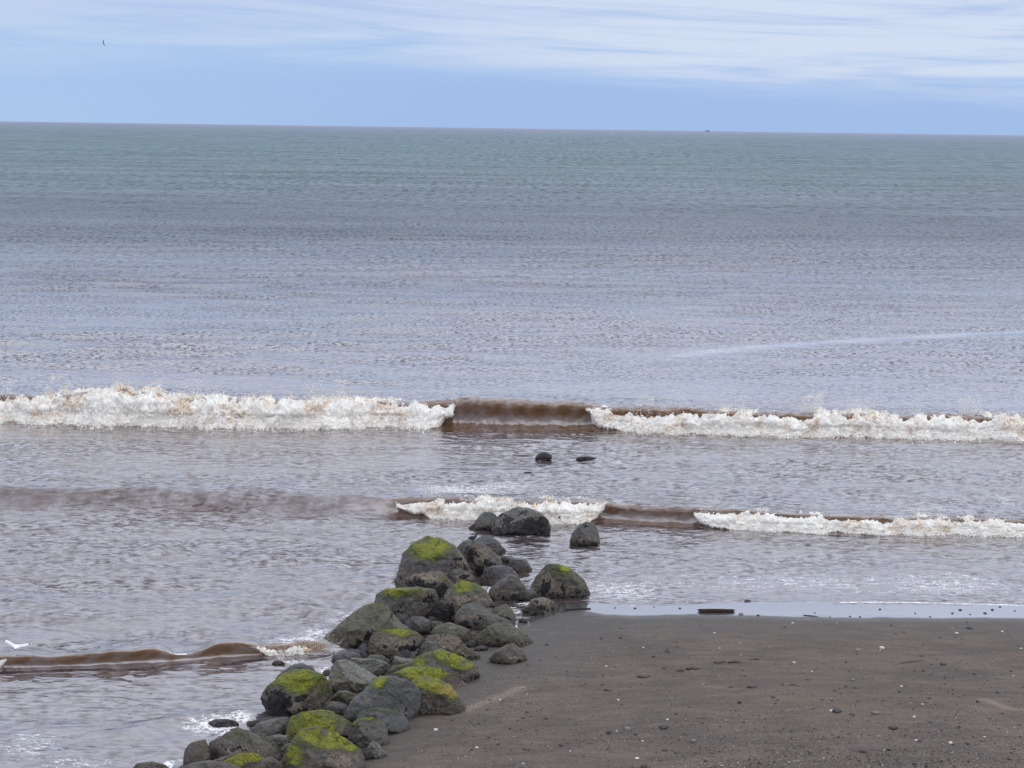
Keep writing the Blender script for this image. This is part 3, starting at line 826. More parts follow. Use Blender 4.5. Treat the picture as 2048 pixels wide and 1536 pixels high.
# (zoom, tone, outline, label, options); moss / black / tan / gold spots are x, y, half sizes, amount
ROCKS = [
 (ZA, 'mid', [(955, 385), (948, 280), (985, 215), (1060, 165), (1170, 150), (1280, 160), (1370, 195), (1430, 250), (1452, 310), (1450, 385), (1200, 395)], "broad flat-topped boulder with a thick black weed skirt standing in the surf", dict(black=[(1200, 320, 320, 85, 1.3), (1040, 215, 60, 50, .85), (1210, 185, 110, 26, .62), (1400, 270, 70, 70, 1.0), (1150, 250, 120, 20, .45)], tan=[(1330, 200, 60, 40, .2)])),
 (ZA, 'slate', [(740, 335), (800, 285), (850, 215), (890, 190), (950, 190), (990, 215), (1000, 300), (960, 345), (820, 350)], "plain grey rock tucked behind the edge of the black-skirted surf boulder", {}),
 (ZA, 'slate', [(1622, 440), (1640, 370), (1700, 300), (1760, 272), (1830, 298), (1865, 370), (1878, 450), (1800, 480), (1680, 480)], "lone rounded grey boulder standing in open water beside the groyne tip", dict(black=[(1785, 300, 40, 18, .55), (1790, 420, 30, 30, .3)], tan=[(1740, 400, 60, 50, .35)])),
 (ZA, 'black', [(1485, 275), (1500, 240), (1535, 222), (1570, 235), (1595, 270), (1560, 285)], "small black rock breaking through the white foam of the inner wave", dict(black=[(1540, 250, 80, 60, 1)])),
 (ZA, 'purple', [(110, 830), (160, 690), (200, 540), (260, 475), (340, 430), (410, 406), (500, 418), (590, 458), (650, 495), (720, 560), (790, 690), (810, 780), (700, 850), (400, 860)], "tallest dome-shaped boulder with a green mossy cap and smooth purple-grey side", dict(moss=[(420, 460, 190, 62, 1.0), (600, 480, 80, 30, .4)], black=[(640, 610, 70, 70, .62), (620, 680, 50, 30, .5), (730, 680, 50, 60, .6)], tan=[(690, 600, 110, 120, .55)], big=1)),
 (ZA, 'slate', [(640, 520), (690, 450), (740, 425), (800, 418), (830, 450), (800, 560), (700, 580)], "smooth pale grey rock half hidden behind the bird's rock", {}),
 (ZA, 'slate', [(800, 470), (830, 410), (880, 392), (940, 392), (1000, 430), (1040, 480), (1088, 522), (1010, 560), (860, 560)], "rounded grey rock at the seaward edge of the groyne, behind the bird's rock", dict(black=[(1000, 480, 60, 50, .45)], tan=[(960, 470, 60, 40, .2)])),
 (ZA, 'brown', [(700, 570), (730, 490), (790, 445), (860, 455), (930, 500), (985, 550), (1045, 620), (1000, 700), (860, 780), (790, 760), (730, 660)], "pointed rock streaked black and tan with a small bird on its peak", dict(black=[(770, 560, 60, 130, .85), (930, 620, 75, 40, 1.0), (850, 700, 50, 60, .9)], tan=[(850, 560, 110, 90, .75)], moss=[(870, 530, 60, 30, .3)], big=1)),
 (ZA, 'slate', [(1000, 620), (1010, 575), (1060, 560), (1160, 580), (1240, 590), (1270, 640), (1318, 700), (1220, 740), (1120, 740), (1030, 690)], "angular grey rock with a sharp nose pointing to the open water", dict(black=[(1060, 610, 50, 35, .8), (1200, 650, 30, 30, .6)], tan=[(1240, 670, 40, 40, .3)])),
 (ZA, 'purple', [(850, 760), (900, 680), (960, 650), (1050, 643), (1120, 662), (1175, 720), (1200, 800), (1050, 860), (900, 860)], "smooth domed grey boulder between the bird's rock and the moss-flecked one", dict(black=[(880, 740, 60, 60, .5)])),
 (ZA, 'grey', [(915, 920), (945, 840), (1030, 770), (1110, 725), (1170, 738), (1210, 800), (1255, 850), (1260, 920), (1150, 945), (1000, 945)], "plain grey-brown boulder with a dark crack at the water's edge", dict(black=[(1080, 850, 60, 14, .5), (1000, 900, 120, 30, .45)], tan=[(990, 880, 60, 20, .4)])),
 (ZA, 'slate', [(1180, 930), (1200, 870), (1260, 845), (1320, 840), (1352, 900), (1330, 945), (1240, 950)], "low grey rock wedged beside the moss-flecked boulder's black hollow", dict()),
 (ZA, 'olive', [(1285, 850), (1320, 740), (1380, 670), (1440, 630), (1520, 630), (1620, 668), (1700, 730), (1780, 800), (1798, 880), (1700, 930), (1560, 935), (1440, 940), (1340, 920)], "big rounded boulder with a yellow moss fleck and black hollows by the swash", dict(moss=[(1570, 665, 90, 45, .8)], black=[(1390, 830, 55, 85, 1.0), (1565, 820, 32, 60, .85), (1740, 860, 60, 40, .55)], tan=[(1400, 780, 90, 110, .6), (1540, 860, 200, 30, .5)], big=1)),
 (ZA, 'olive', [(1190, 1015), (1255, 1000), (1290, 940), (1380, 915), (1440, 930), (1500, 970), (1540, 1025), (1440, 1070), (1280, 1070)], "low barnacled rock at the corner where sand, water and groyne meet", dict(black=[(1390, 1005, 60, 30, 1.0), (1340, 950, 30, 25, .6), (1500, 1020, 40, 25, .7)], tan=[(1390, 960, 110, 50, .8)])),
 (ZA, 'slate', [(1178, 1125), (1190, 1100), (1225, 1092), (1258, 1105), (1262, 1125), (1210, 1135)], "single small grey cobble on wet sand beside the groyne corner", {}),
 (ZA, 'brown', [(130, 850), (200, 770), (300, 725), (430, 703), (510, 698), (570, 745), (625, 800), (600, 900), (500, 960), (300, 920), (170, 880)], "dark mussel-covered rock at the foot of the tall mossy dome", dict(black=[(330, 820, 230, 70, .9), (560, 880, 80, 80, 1.1)], tan=[(380, 760, 230, 60, .8)], moss=[(560, 750, 50, 45, .55)], big=1)),
 (ZA, 'grey', [(550, 730), (620, 680), (690, 663), (760, 710), (810, 750), (860, 790), (840, 850), (760, 870), (620, 830)], "low rock with black holes between the tall dome and the mossy-topped block", dict(black=[(740, 750, 50, 50, .8), (800, 790, 50, 30, .6)], tan=[(720, 750, 120, 60, .75)])),
 (ZB, 'grey', [(690, 220), (705, 130), (770, 80), (900, 68), (1050, 62), (1180, 85), (1220, 150), (1230, 300), (1130, 350), (960, 350), (850, 300), (780, 250)], "flat-topped grey boulder with a long strip of yellow-green moss along its top", dict(moss=[(900, 95, 180, 34, 1.0), (1060, 80, 90, 20, .5)], tan=[(1130, 110, 90, 45, .8)], black=[(1160, 170, 60, 60, .75), (870, 270, 60, 60, .6), (1050, 290, 60, 20, .5)], big=1)),
 (ZB, 'olive', [(1255, 350), (1245, 250), (1262, 150), (1280, 90), (1340, 35), (1420, 8), (1510, 26), (1600, 75), (1640, 150), (1690, 215), (1640, 260), (1500, 330), (1380, 370)], "tall block with a yellow moss crown and black mussels down its corner", dict(moss=[(1430, 30, 95, 30, .95)], black=[(1300, 250, 50, 90, .95), (1660, 190, 40, 50, .8), (1470, 170, 160, 10, .4)], tan=[(1420, 150, 190, 70, .8), (1330, 300, 70, 60, .6)], big=1)),
 (ZB, 'grey', [(1345, 370), (1360, 270), (1410, 213), (1500, 183), (1600, 193), (1670, 240), (1660, 330), (1500, 400), (1400, 400)], "rounded grey boulder in front of the yellow-crowned block, dark barnacles below", dict(tan=[(1440, 310, 110, 45, .85)], black=[(1430, 360, 90, 40, .8)])),
 (ZB, 'olive', [(1590, 330), (1620, 265), (1700, 220), (1770, 198), (1820, 245), (1848, 310), (1840, 385), (1740, 390), (1640, 380)], "hunched grey-green rock with a black slit, at the sand side below the barnacled corner rock", dict(black=[(1760, 310, 60, 22, .75), (1830, 350, 20, 30, .6)], tan=[(1740, 280, 80, 30, .5)])),
 (ZB, 'grey', [(1480, 390), (1500, 300), (1560, 278), (1680, 285), (1780, 325), (1850, 380), (1780, 420), (1600, 430)], "low smooth rock with one round black pit, in front of the hunched rock", dict(black=[(1545, 318, 18, 16, 1.0), (1510, 360, 40, 25, .8)], tan=[(1510, 320, 50, 50, .5)])),
 (ZB, 'olive', [(195, 545), (300, 450), (400, 370), (500, 290), (600, 215), (700, 188), (790, 198), (830, 260), (890, 340), (970, 395), (960, 470), (700, 500), (600, 560), (520, 600), (380, 610), (260, 595)], "long sloping dark boulder running down into the white splash", dict(black=[(640, 440, 60, 40, .95), (570, 510, 70, 50, .9), (850, 280, 50, 60, .7)], tan=[(690, 260, 90, 40, .35), (620, 440, 90, 60, .4)], moss=[(720, 200, 120, 30, .35), (850, 410, 120, 25, .45)], big=1)),
 (ZB, 'brown', [(645, 630), (643, 530), (680, 440), (760, 415), (900, 408), (1000, 415), (1070, 440), (1115, 490), (1060, 550), (960, 630), (830, 670), (700, 660)], "barnacle-crusted boulder with a mossy ridge, under the long sloping one", dict(moss=[(880, 418, 130, 22, .8), (1010, 430, 60, 25, .4)], tan=[(820, 520, 170, 70, 1.0), (780, 600, 90, 30, .6)], black=[(780, 530, 90, 35, .55), (960, 560, 110, 50, .85), (1020, 480, 40, 40, .6)], big=1)),
 (ZB, 'purple', [(520, 590), (600, 515), (645, 508), (690, 540), (680, 620), (600, 625)], "small purple-grey stone under the crusted boulder's waterward edge", {}),
 (ZB, 'slate', [(930, 350), (1010, 303), (1080, 302), (1155, 340), (1160, 410), (1060, 445), (980, 420)], "round lavender-grey cobble in the hollow beside a patch of white foam", {}),
 (ZB, 'grey', [(1125, 320), (1145, 295), (1185, 305), (1205, 335), (1170, 350), (1135, 345)], "little pale stone resting above two round cobbles in the hollow", {}),
 (ZB, 'grey', [(1145, 390), (1160, 345), (1200, 330), (1250, 345), (1270, 385), (1230, 430), (1170, 425)], "rounded grey cobble next to the lavender-grey one in the hollow", {}),
 (ZB, 'olive', [(1150, 440), (1200, 375), (1300, 350), (1420, 385), (1495, 420), (1505, 500), (1440, 530), (1300, 490)], "grey-green rock with a white barnacle patch, in the middle of the groyne", dict(tan=[(1330, 380, 50, 16, .7)], moss=[(1280, 440, 120, 60, .3)])),
 (ZB, 'olive', [(1480, 510), (1560, 400), (1650, 353), (1760, 353), (1850, 388), (1935, 450), (1995, 515), (1940, 560), (1750, 565), (1560, 560)], "smooth grey-green boulder with slanting ridges, half sunk in the sand", dict(black=[(1720, 420, 70, 8, .25)], moss=[(1600, 450, 90, 60, .25)], big=1)),
 (ZB, 'brown', [(1625, 650), (1690, 580), (1760, 540), (1820, 522), (1885, 560), (1930, 620), (1950, 670), (1850, 700), (1730, 690)], "sand-covered rock sitting apart on the beach next to the groyne", dict(tan=[(1860, 630, 60, 30, .8)])),
 (ZB, 'brown', [(1100, 520), (1140, 450), (1230, 432), (1320, 448), (1390, 480), (1460, 570), (1560, 615), (1520, 690), (1420, 690), (1300, 610), (1180, 560)], "long slanting boulder with a dark rib and tan barnacle belly", dict(tan=[(1270, 500, 140, 50, .95), (1390, 580, 70, 50, .7)], black=[(1420, 620, 50, 50, .7), (1230, 445, 130, 12, .5)], moss=[(1420, 530, 60, 50, .4)], big=1)),
 (ZB, 'grey', [(1020, 660), (1045, 560), (1100, 508), (1160, 498), (1215, 545), (1270, 560), (1345, 595), (1350, 660), (1200, 690), (1080, 690)], "grey round-backed rock behind the bright moss-striped boulder", dict(tan=[(1060, 600, 30, 40, .6), (1290, 590, 50, 20, .5)])),
 (ZB, 'slate', [(980, 720), (1040, 620), (1150, 590), (1240, 573), (1330, 605), (1430, 648), (1530, 695), (1550, 800), (1500, 870), (1350, 830), (1200, 770), (1080, 750)], "sand-edge boulder with a bright green moss stripe falling to gold", dict(moss=[(1230, 600, 90, 34, 1.0), (1340, 640, 100, 38, 1.0), (1450, 695, 80, 32, .95), (1060, 660, 70, 40, .8)], gold=[(1500, 720, 50, 40, 1.0)], tan=[(1200, 700, 90, 16, .5)], big=1)),
 (ZB, 'brown', [(740, 800), (860, 765), (950, 720), (1100, 713), (1230, 733), (1300, 770), (1400, 810), (1490, 870), (1480, 940), (1350, 940), (1200, 920), (1000, 880)], "broad low boulder with a wide band of yellow-green moss along its crest", dict(moss=[(1060, 745, 220, 40, 1.1), (1230, 770, 90, 30, .9), (900, 770, 60, 25, .6)], tan=[(1400, 850, 80, 40, .4)], big=1)),
 (ZB, 'brown', [(990, 840), (1050, 795), (1120, 798), (1220, 820), (1310, 870), (1370, 950), (1425, 1030), (1440, 1100), (1200, 1125), (1050, 1125), (1030, 950)], "boulder with shaggy golden and green moss above a brown base, at the sand edge", dict(moss=[(1120, 830, 120, 44, 1.1), (1250, 890, 110, 42, 1.0), (1330, 930, 50, 40, .7)], gold=[(1290, 900, 110, 60, 1.0), (1200, 860, 60, 30, .4)], tan=[(1300, 970, 70, 40, .3)], black=[(1260, 970, 50, 20, .5)], big=1)),
 (ZC, 'slate', [(1310, 570), (1330, 520), (1380, 430), (1500, 320), (1600, 238), (1720, 236), (1830, 278), (1893, 350), (1910, 470), (1885, 580), (1800, 640), (1500, 620)], "largest smooth blue-grey boulder with a faint moss cap at the sand edge", dict(moss=[(1590, 265, 80, 42, .75)], tan=[(1500, 410, 28, 34, .55)], black=[(1510, 420, 30, 34, .42), (1830, 530, 40, 40, .6)], big=1)),
 (ZB, 'pale', [(310, 850), (345, 710), (385, 662), (470, 658), (580, 720), (718, 798), (690, 870), (600, 930), (550, 955), (430, 930), (330, 880)], "pale grey wedge-shaped slab with a tan barnacled end", dict(tan=[(370, 780, 50, 90, .85), (490, 860, 90, 50, .8)], black=[(520, 870, 50, 30, .45)], big=1, flat=1)),
 (ZB, 'pale', [(470, 655), (490, 638), (600, 648), (700, 648), (790, 678), (820, 708), (765, 775), (720, 815), (640, 790)], "pale grey slab leaning behind the wedge-shaped slab", dict(flat=1)),
 (ZB, 'purple', [(325, 700), (350, 620), (420, 580), (500, 583), (560, 600), (610, 655), (520, 700), (400, 710)], "rounded purple-grey rock lapped by water above the pale wedge slab", {}),
 (ZB, 'purple', [(445, 600), (500, 565), (620, 583), (660, 610), (620, 655), (520, 640)], "flat dark purple stone lying behind the rounded purple rock", {}),
 (ZB, 'mid', [(595, 660), (660, 614), (760, 618), (820, 660), (840, 710), (760, 720), (660, 690)], "low pale-topped rock between the leaning slab and the crusted boulder", dict(moss=[(720, 625, 80, 14, .25)])),
 (ZB, 'pale', [(820, 715), (862, 624), (930, 638), (1020, 648), (1010, 705), (920, 730)], "small pale angular stone under the black hollow of the crusted boulder", dict(flat=1)),
 (ZB, 'brown', [(760, 790), (850, 700), (960, 688), (1015, 712), (980, 770), (860, 810)], "dull brown rock squeezed between the leaning slab and the moss-banded boulder", dict(moss=[(930, 710, 80, 30, .4)])),
 (ZB, 'mid', [(935, 650), (960, 600), (1000, 578), (1035, 590), (1030, 660), (980, 680)], "small grey triangular stone in the dark gap beside the round-backed rock", dict(flat=1)),
 (ZB, 'olive', [(1445, 530), (1465, 500), (1500, 493), (1535, 515), (1530, 550), (1480, 555)], "little rounded stone in the notch beside the ridged grey-green boulder", {}),
 (ZB, 'purple', [(1500, 570), (1530, 545), (1580, 538), (1625, 550), (1615, 575), (1550, 585)], "flat little stone lying on sand below the ridged grey-green boulder", {}),
 (ZC, 'mid', [(600, 640), (690, 582), (800, 562), (890, 553), (915, 590), (890, 690), (760, 705), (640, 680)], "pale lumpy stone between the weed-black mossy boulder and the brown speckled one", {}),
 (ZC, 'mid', [(730, 700), (820, 678), (890, 690), (900, 750), (850, 800), (770, 780)], "pale streaked stone in the gap beside the fully mossed boulder", dict(flat=1)),
 (ZC, 'olive', [(820, 820), (870, 758), (930, 738), (950, 790), (900, 860), (845, 860)], "small grey rock pressed against the moss-ridged front boulder", {}),
 (ZC, 'brown', [(690, 395), (740, 320), (830, 250), (930, 200), (1040, 193), (1150, 228), (1205, 280), (1240, 370), (1200, 460), (1150, 520), (1000, 580), (880, 590), (780, 580), (725, 480)], "boulder with a thick bright green moss top and black weed belly, at the water's edge", dict(moss=[(1000, 265, 200, 72, 1.25), (1120, 270, 100, 60, .9), (860, 330, 60, 40, .6)], black=[(790, 440, 110, 110, 1.2), (1010, 405, 100, 34, 1.0), (960, 520, 200, 50, .9)], tan=[(1000, 460, 180, 70, .85), (1150, 380, 80, 80, .6)], big=1)),
 (ZC, 'slate', [(770, 275), (850, 200), (930, 155), (1000, 141), (1080, 168), (1112, 215), (1080, 280), (900, 300)], "bare dark-grey rock peeping out behind the thick-mossed weed-black boulder", dict(tan=[(1000, 180, 60, 20, .4)])),
 (ZC, 'grey', [(1135, 510), (1165, 440), (1230, 430), (1300, 433), (1350, 460), (1330, 540), (1230, 545)], "small smooth grey stone between the three mossy front boulders", {}),
 (ZC, 'olive', [(1190, 460), (1230, 400), (1280, 348), (1340, 348), (1435, 380), (1400, 440), (1330, 480), (1230, 480)], "olive wedge stone above the small smooth grey one", dict(moss=[(1320, 370, 60, 20, .2)])),
 (ZC, 'slate', [(1410, 560), (1440, 500), (1540, 479), (1700, 488), (1795, 510), (1815, 570), (1808, 655), (1660, 690), (1520, 680)], "long smooth grey block lying against the largest blue-grey boulder", dict(moss=[(1600, 490, 140, 14, .3)])),
 (ZC, 'mid', [(1355, 710), (1370, 620), (1430, 560), (1530, 533), (1600, 560), (1645, 640), (1660, 740), (1600, 790), (1460, 760)], "egg-shaped grey boulder with a thin moss rim at the sand edge", dict(moss=[(1520, 545, 100, 16, .9), (1400, 580, 24, 60, .5)], big=1)),
 (ZC, 'olive', [(880, 730), (888, 620), (920, 550), (1000, 515), (1130, 498), (1230, 508), (1310, 560), (1395, 590), (1390, 680), (1250, 700), (1050, 720), (930, 770)], "wide boulder wholly coated in olive-green moss with a tan scar", dict(moss=[(1080, 560, 240, 80, 1.0), (960, 640, 90, 70, .85), (1250, 590, 100, 40, .6)], tan=[(1270, 640, 70, 34, 1.2)], big=1)),
 (ZC, 'brown', [(845, 900), (880, 800), (930, 730), (1010, 650), (1110, 623), (1200, 660), (1350, 690), (1445, 740), (1475, 900), (1470, 990), (1200, 1010), (900, 990)], "front boulder with a mossy ridge over a speckled brown flank", dict(moss=[(1060, 680, 130, 50, .95), (1250, 700, 160, 40, .9), (1400, 740, 60, 34, .9), (930, 800, 80, 90, .7)], tan=[(1320, 830, 140, 70, .75)], big=1)),
 (ZC, 'slate', [(995, 870), (1010, 770), (1080, 752), (1160, 785), (1220, 850), (1320, 940), (1330, 1010), (1100, 1010)], "dark slanting rock outlined by a green moss edge, leaning on the mossy-ridged boulder", dict(moss=[(1100, 765, 90, 22, 1.0), (1200, 830, 40, 30, .7)], tan=[(1020, 850, 30, 50, .6)], black=[(1030, 840, 30, 40, .5)])),
 (ZC, 'brown', [(265, 830), (300, 720), (400, 660), (500, 638), (600, 653), (700, 720), (780, 770), (835, 830), (830, 900), (600, 920), (300, 930)], "brown boulder with a band of black speckled barnacles across its face", dict(tan=[(480, 790, 220, 50, .75)], black=[(480, 780, 200, 45, .5), (710, 710, 50, 30, .5)], moss=[(480, 660, 140, 30, .3)], big=1)),
 (ZC, 'olive', [(630, 690), (660, 668), (720, 680), (800, 740), (840, 800), (830, 850), (740, 830)], "grey-green rock behind the shoulder of the speckled brown boulder", dict(moss=[(770, 760, 60, 40, .4)])),
 (ZC, 'brown', [(100, 890), (105, 790), (160, 745), (270, 718), (300, 790), (310, 890), (250, 930), (150, 930)], "smooth brown rock joined to the speckled brown boulder's seaward end", {}),
 (ZC, 'purple', [(270, 1000), (350, 920), (430, 870), (520, 828), (630, 823), (740, 858), (790, 900), (790, 1000), (500, 1020)], "bottom rock with a brilliant lime-green moss stripe across its crest", dict(moss=[(460, 890, 90, 40, 1.1), (590, 840, 120, 30, 1.3), (700, 862, 60, 22, 1.1)])),
 (ZC, 'brown', [(470, 1000), (560, 892), (700, 868), (790, 838), (850, 880), (920, 940), (920, 1010), (650, 1020)], "dull brown rock cut by the photo's lower edge next to the lime-striped rock", {}),
 (ZC, 'olive', [(855, 1000), (875, 890), (930, 863), (1010, 880), (1120, 940), (1140, 1010), (980, 1020)], "rounded rock with a green rim cut by the lower edge, below the dark slanting rock", dict(moss=[(920, 875, 60, 25, .95)])),
 (ZC, 'brown', [(230, 970), (320, 880), (450, 835), (535, 798), (570, 830), (500, 900), (400, 980)], "bare brown rock just behind the lime-striped rock", {}),
 (ZC, 'pale', [(1395, 720), (1410, 695), (1480, 688), (1545, 710), (1515, 770), (1440, 780)], "small pale stone leaning on the egg-shaped boulder", dict(flat=1)),
 (ZC, 'pale', [(1485, 800), (1510, 755), (1548, 728), (1600, 778), (1650, 835), (1620, 862), (1530, 865)], "pale triangular stone lying on sand in front of the egg-shaped boulder", dict(flat=1)),
 (ZC, 'dark', [(1448, 850), (1455, 790), (1490, 775), (1530, 800), (1540, 850), (1500, 880)], "small dark layered stone under the pale triangular one", {}),
 (ZC, 'mid', [(1285, 690), (1300, 668), (1335, 662), (1365, 680), (1350, 705)], "tiny tan stone trapped between the two big mossy front boulders", {}),
 (ZC, 'purple', [(280, 610), (295, 580), (350, 563), (440, 562), (510, 580), (525, 610), (420, 625)], "low dark purple rock awash in swirling foam", dict(black=[(400, 590, 160, 30, .7)])),
 (ZC, 'dark', [(560, 612), (590, 580), (660, 570), (740, 578), (760, 605), (660, 620)], "dark flat rock awash beside the pale lumpy stone", dict(black=[(650, 590, 100, 30, .5)])),
 (ZC, 'slate', [(1150, 235), (1165, 195), (1200, 182), (1230, 200), (1225, 240)], "small dark stone in the water between the green-topped boulder and the pale slab", {}),
 (ZC, 'brown', [(1205, 330), (1230, 300), (1290, 295), (1330, 315), (1320, 350), (1240, 360)], "low brown rock at the foot of the pale wedge slab's barnacled end", dict(tan=[(1260, 315, 60, 30, .4)])),
 (ZF, 'black', [(1070, 918), (1075, 909), (1084, 904.5), (1092, 905), (1098, 907), (1103, 911), (1104, 918), (1088, 922)], "black humped rock awash in front of the hollow brown breaker", dict(black=[(1090, 910, 40, 20, .8)])),
 (ZF, 'black', [(1150, 919), (1156, 914), (1172, 913), (1186, 914), (1198, 919), (1190, 924), (1165, 924)], "long flat black rock awash beside the humped one offshore", dict(black=[(1175, 916, 60, 20, .8)])),
 (ZF, 'black', [(1044, 947), (1052, 943.5), (1062, 943.5), (1070, 947), (1058, 950)], "tiny dark rock tip barely breaking the surface offshore", {}),
 (ZF, 'dark', [(540, 1328), (550, 1322), (562, 1321.5), (571, 1327), (556, 1331)], "small dark stone awash off the groyne, seaward of the mossiest boulder", {}),
 (ZF, 'brown', [(258, 1545), (275, 1527), (305, 1524), (330, 1530), (350, 1545), (310, 1560)], "low brown rock cut by the lower edge beside the white swash line", {}),
 (ZF, 'brown', [(330, 1560), (365, 1528), (420, 1522), (470, 1530), (520, 1560), (430, 1580)], "flat sandy rock at the lower edge under the brown boulders", {}),
 (ZC, 'dark', [(560, 640), (640, 570), (760, 548), (900, 540), (960, 560), (900, 640)], "dark rock under the weed-black boulder, mostly hidden behind the pale lumpy stone", {}),
 (ZB, 'dark', [(1200, 330), (1210, 200), (1250, 140), (1300, 160), (1300, 340), (1250, 370)], "black weed-hung rock filling the cleft beside the yellow-crowned block", dict(black=[(1250, 250, 80, 120, .9)])),
 (ZB, 'dark', [(860, 330), (870, 270), (950, 280), (1000, 320), (960, 380), (900, 370)], "dark stone wedged below the flat-topped moss-stripped boulder", {}),
 (ZB, 'dark', [(800, 660), (880, 600), (980, 560), (1020, 600), (1000, 660), (900, 690)], "black shaded stone beneath the crusted boulder", {}),
]


def build_rock(zoom, tone, outline, label, opt, seed):
    ox, oy, s = zoom
    P = np.array([(ox + a * s, oy + b * s) for a, b in outline], float)
    cx = .5 * (P[:, 0].min() + P[:, 0].max())
    cy = .5 * (P[:, 1].min() + P[:, 1].max())
    wpx, hpx = np.ptp(P[:, 0]), np.ptp(P[:, 1])
    sub = 6 if opt.get('big') else (5 if max(wpx, hpx) > 26 else 4)
    V, Fc = ICO[sub]
    base = ground_at(cx, P[:, 1].max())
    dist = np.linalg.norm(base - np.array([0, 0, H]))
    mpp = dist / F
    Rd = .48 * math.sqrt(wpx * hpx) * mpp
    yc = base[1] + Rd * .85
    # radius of the outline per direction
    th = np.linspace(-np.pi, np.pi, 721)[:-1]
    rr = np.zeros(720)
    n = len(P)
    for i in range(n):
        a, b = P[i] - (cx, cy), P[(i + 1) % n] - (cx, cy)
        dx, dy = np.cos(th), -np.sin(th)
        ex, ey = b - a
        den = dx * ey - dy * ex
        den = np.where(np.abs(den) < 1e-9, 1e-9, den)
        t = (a[0] * ey - a[1] * ex) / den
        u = (a[0] * dy - a[1] * dx) / den
        ok = (u >= -1e-6) & (u <= 1 + 1e-6) & (t > 0)
        rr = np.where(ok, np.maximum(rr, t), rr)
    ker = np.hanning(23 if not opt.get('flat') else 11)
    ker /= ker.sum()
    pad = len(ker)
    rr = np.convolve(np.concatenate([rr[-pad:], rr, rr[:pad]]), ker, 'same')[pad:-pad] * 1.015
    dx, dv, dz = V[:, 0], V[:, 1], V[:, 2]
    the = np.arctan2(dz, dx)
    r = np.interp(the, th, rr, period=2 * np.pi)
    cosf = np.sqrt(np.clip(1 - dv ** 2, 0, 1))
    e = .80
    rho = cosf ** e
    dep_ = np.sign(dv) * np.abs(dv) ** .92 * Rd
    pu = cx + r * rho * np.cos(the)
    pv = cy - r * rho * np.sin(the)
    # plane through the rock's middle, depth along the slightly falling sight line
    d = ray(cx, cy)
    d = d / np.linalg.norm(d)
    t0 = yc / d[1]
    C = np.array([0, 0, H]) + d * t0
    m2 = t0 / F * np.linalg.norm(ray(cx, cy)) / F * F / np.linalg.norm(ray(cx, cy)) * (np.linalg.norm(ray(cx, cy)) / F)
    m2 = t0 / np.linalg.norm(ray(cx, cy))
    W = (pu - cx)[:, None] * m2 * np.array([1, 0, 0.0137]) + (-(pv - cy))[:, None] * m2 * np.array([0, 0, 1 / math.cos(math.asin(-d[2]))])
    W = W + dep_[:, None] * np.array([d[0], d[1], d[2] * .9])
    rg = random.Random(seed)
    R0 = .5 * math.sqrt(wpx * hpx) * mpp
    # weathered facets facing out of the outline plane
    for _ in range(7 if not opt.get('flat') else 4):
        nv = np.array([rg.uniform(-.8, .8), rg.choice([-1, -1, -1, 1]) * rg.uniform(.5, 1.0), rg.uniform(-.2, .9)])
        nv /= np.linalg.norm(nv)
        sup = (W @ nv).max()
        hcut = sup * rg.uniform(.62, .84)
        ex = np.maximum(W @ nv - hcut, 0)
        W = W - nv[None] * (ex * (.78 if not opt.get('flat') else .93))[:, None]
    nrm = V / np.linalg.norm(V, axis=1, keepdims=True)
    q = W / R0 + seed * 3.7
    d1 = fbm(q * 1.1, 3, seed % 50)
    d2 = 0.5 - fbm(q * 2.6 + 4, 4, seed % 50 + 7, .55, True)
    d3 = fbm(q * 7 + 8, 3, seed % 50 + 13)
    inpl = np.clip(np.abs(nrm[:, 1]) * 1.3, .28, 1)
    W = W + nrm * (R0 * (.15 * d1 * inpl + .17 * d2 * inpl + .045 * d3))[:, None]
    at = {}
    for k in ('moss', 'black', 'tan', 'gold'):
        a = np.zeros(len(V))
        for sx_, sy_, rx, ry, am in opt.get(k, []):
            if k == 'moss':
                rx, ry, sy_ = rx * 1.15, ry * 1.45, sy_ + ry * .2
            X_, Y_ = ox + sx_ * s, oy + sy_ * s
            a = np.maximum(a, am * np.exp(-((((pu - X_) / (rx * s)) ** 2 + ((pv - Y_) / (ry * s)) ** 2) ** (1.3 if k != 'moss' else .95))))
        at[k] = a
    # the back carries moss on top and crust below as well
    wz = W[:, 2] + C[2]
    zr = W[:, 2]
    zg = max(float(beach_z(np.array([C[0]]), np.array([C[1]]))[0]), 0)
    inwater = shore_dist(np.array([C[0]]), np.array([C[1]]))[0] < .6
    at['wetfoot'] = (1 - sstep(wz - zg, .03, .22 + .1 * rg.random())) * (1.0 if inwater else .35)
    if inwater and tone not in ('black',):
        at['black'] = np.maximum(at['black'], .42 * (1 - sstep(wz, .02, .22)))
    if shore_dist(np.array([C[0]]), np.array([C[1]]))[0] < 1.6 and tone in ('grey', 'olive', 'brown', 'slate', 'purple', 'dark') and opt.get('crust', True):
        lo_, hi_ = zr.min(), zr.max()
        rel = (zr - lo_) / (hi_ - lo_)
        at['black'] = np.maximum(at['black'], .46 * (1 - sstep(rel, .28, .58)))
        at['tan'] = np.maximum(at['tan'], .42 * (1 - sstep(rel, .40, .75)))
    o = mesh_np("boulder" if max(wpx, hpx) > 42 else "rock", W, Fc, rock_m, attrs=at)
    o.location = C
    j = 1 + rg.uniform(-.10, .10)
    o.color = (TONE[tone][0] * j * .76, TONE[tone][1] * j * .735, TONE[tone][2] * j * .69, 1)
    tag(o, label, "boulder" if max(wpx, hpx) > 42 else "rock", RG)
    return o


for i, r in enumerate(ROCKS):
    build_rock(*r, seed=101 + i * 7)

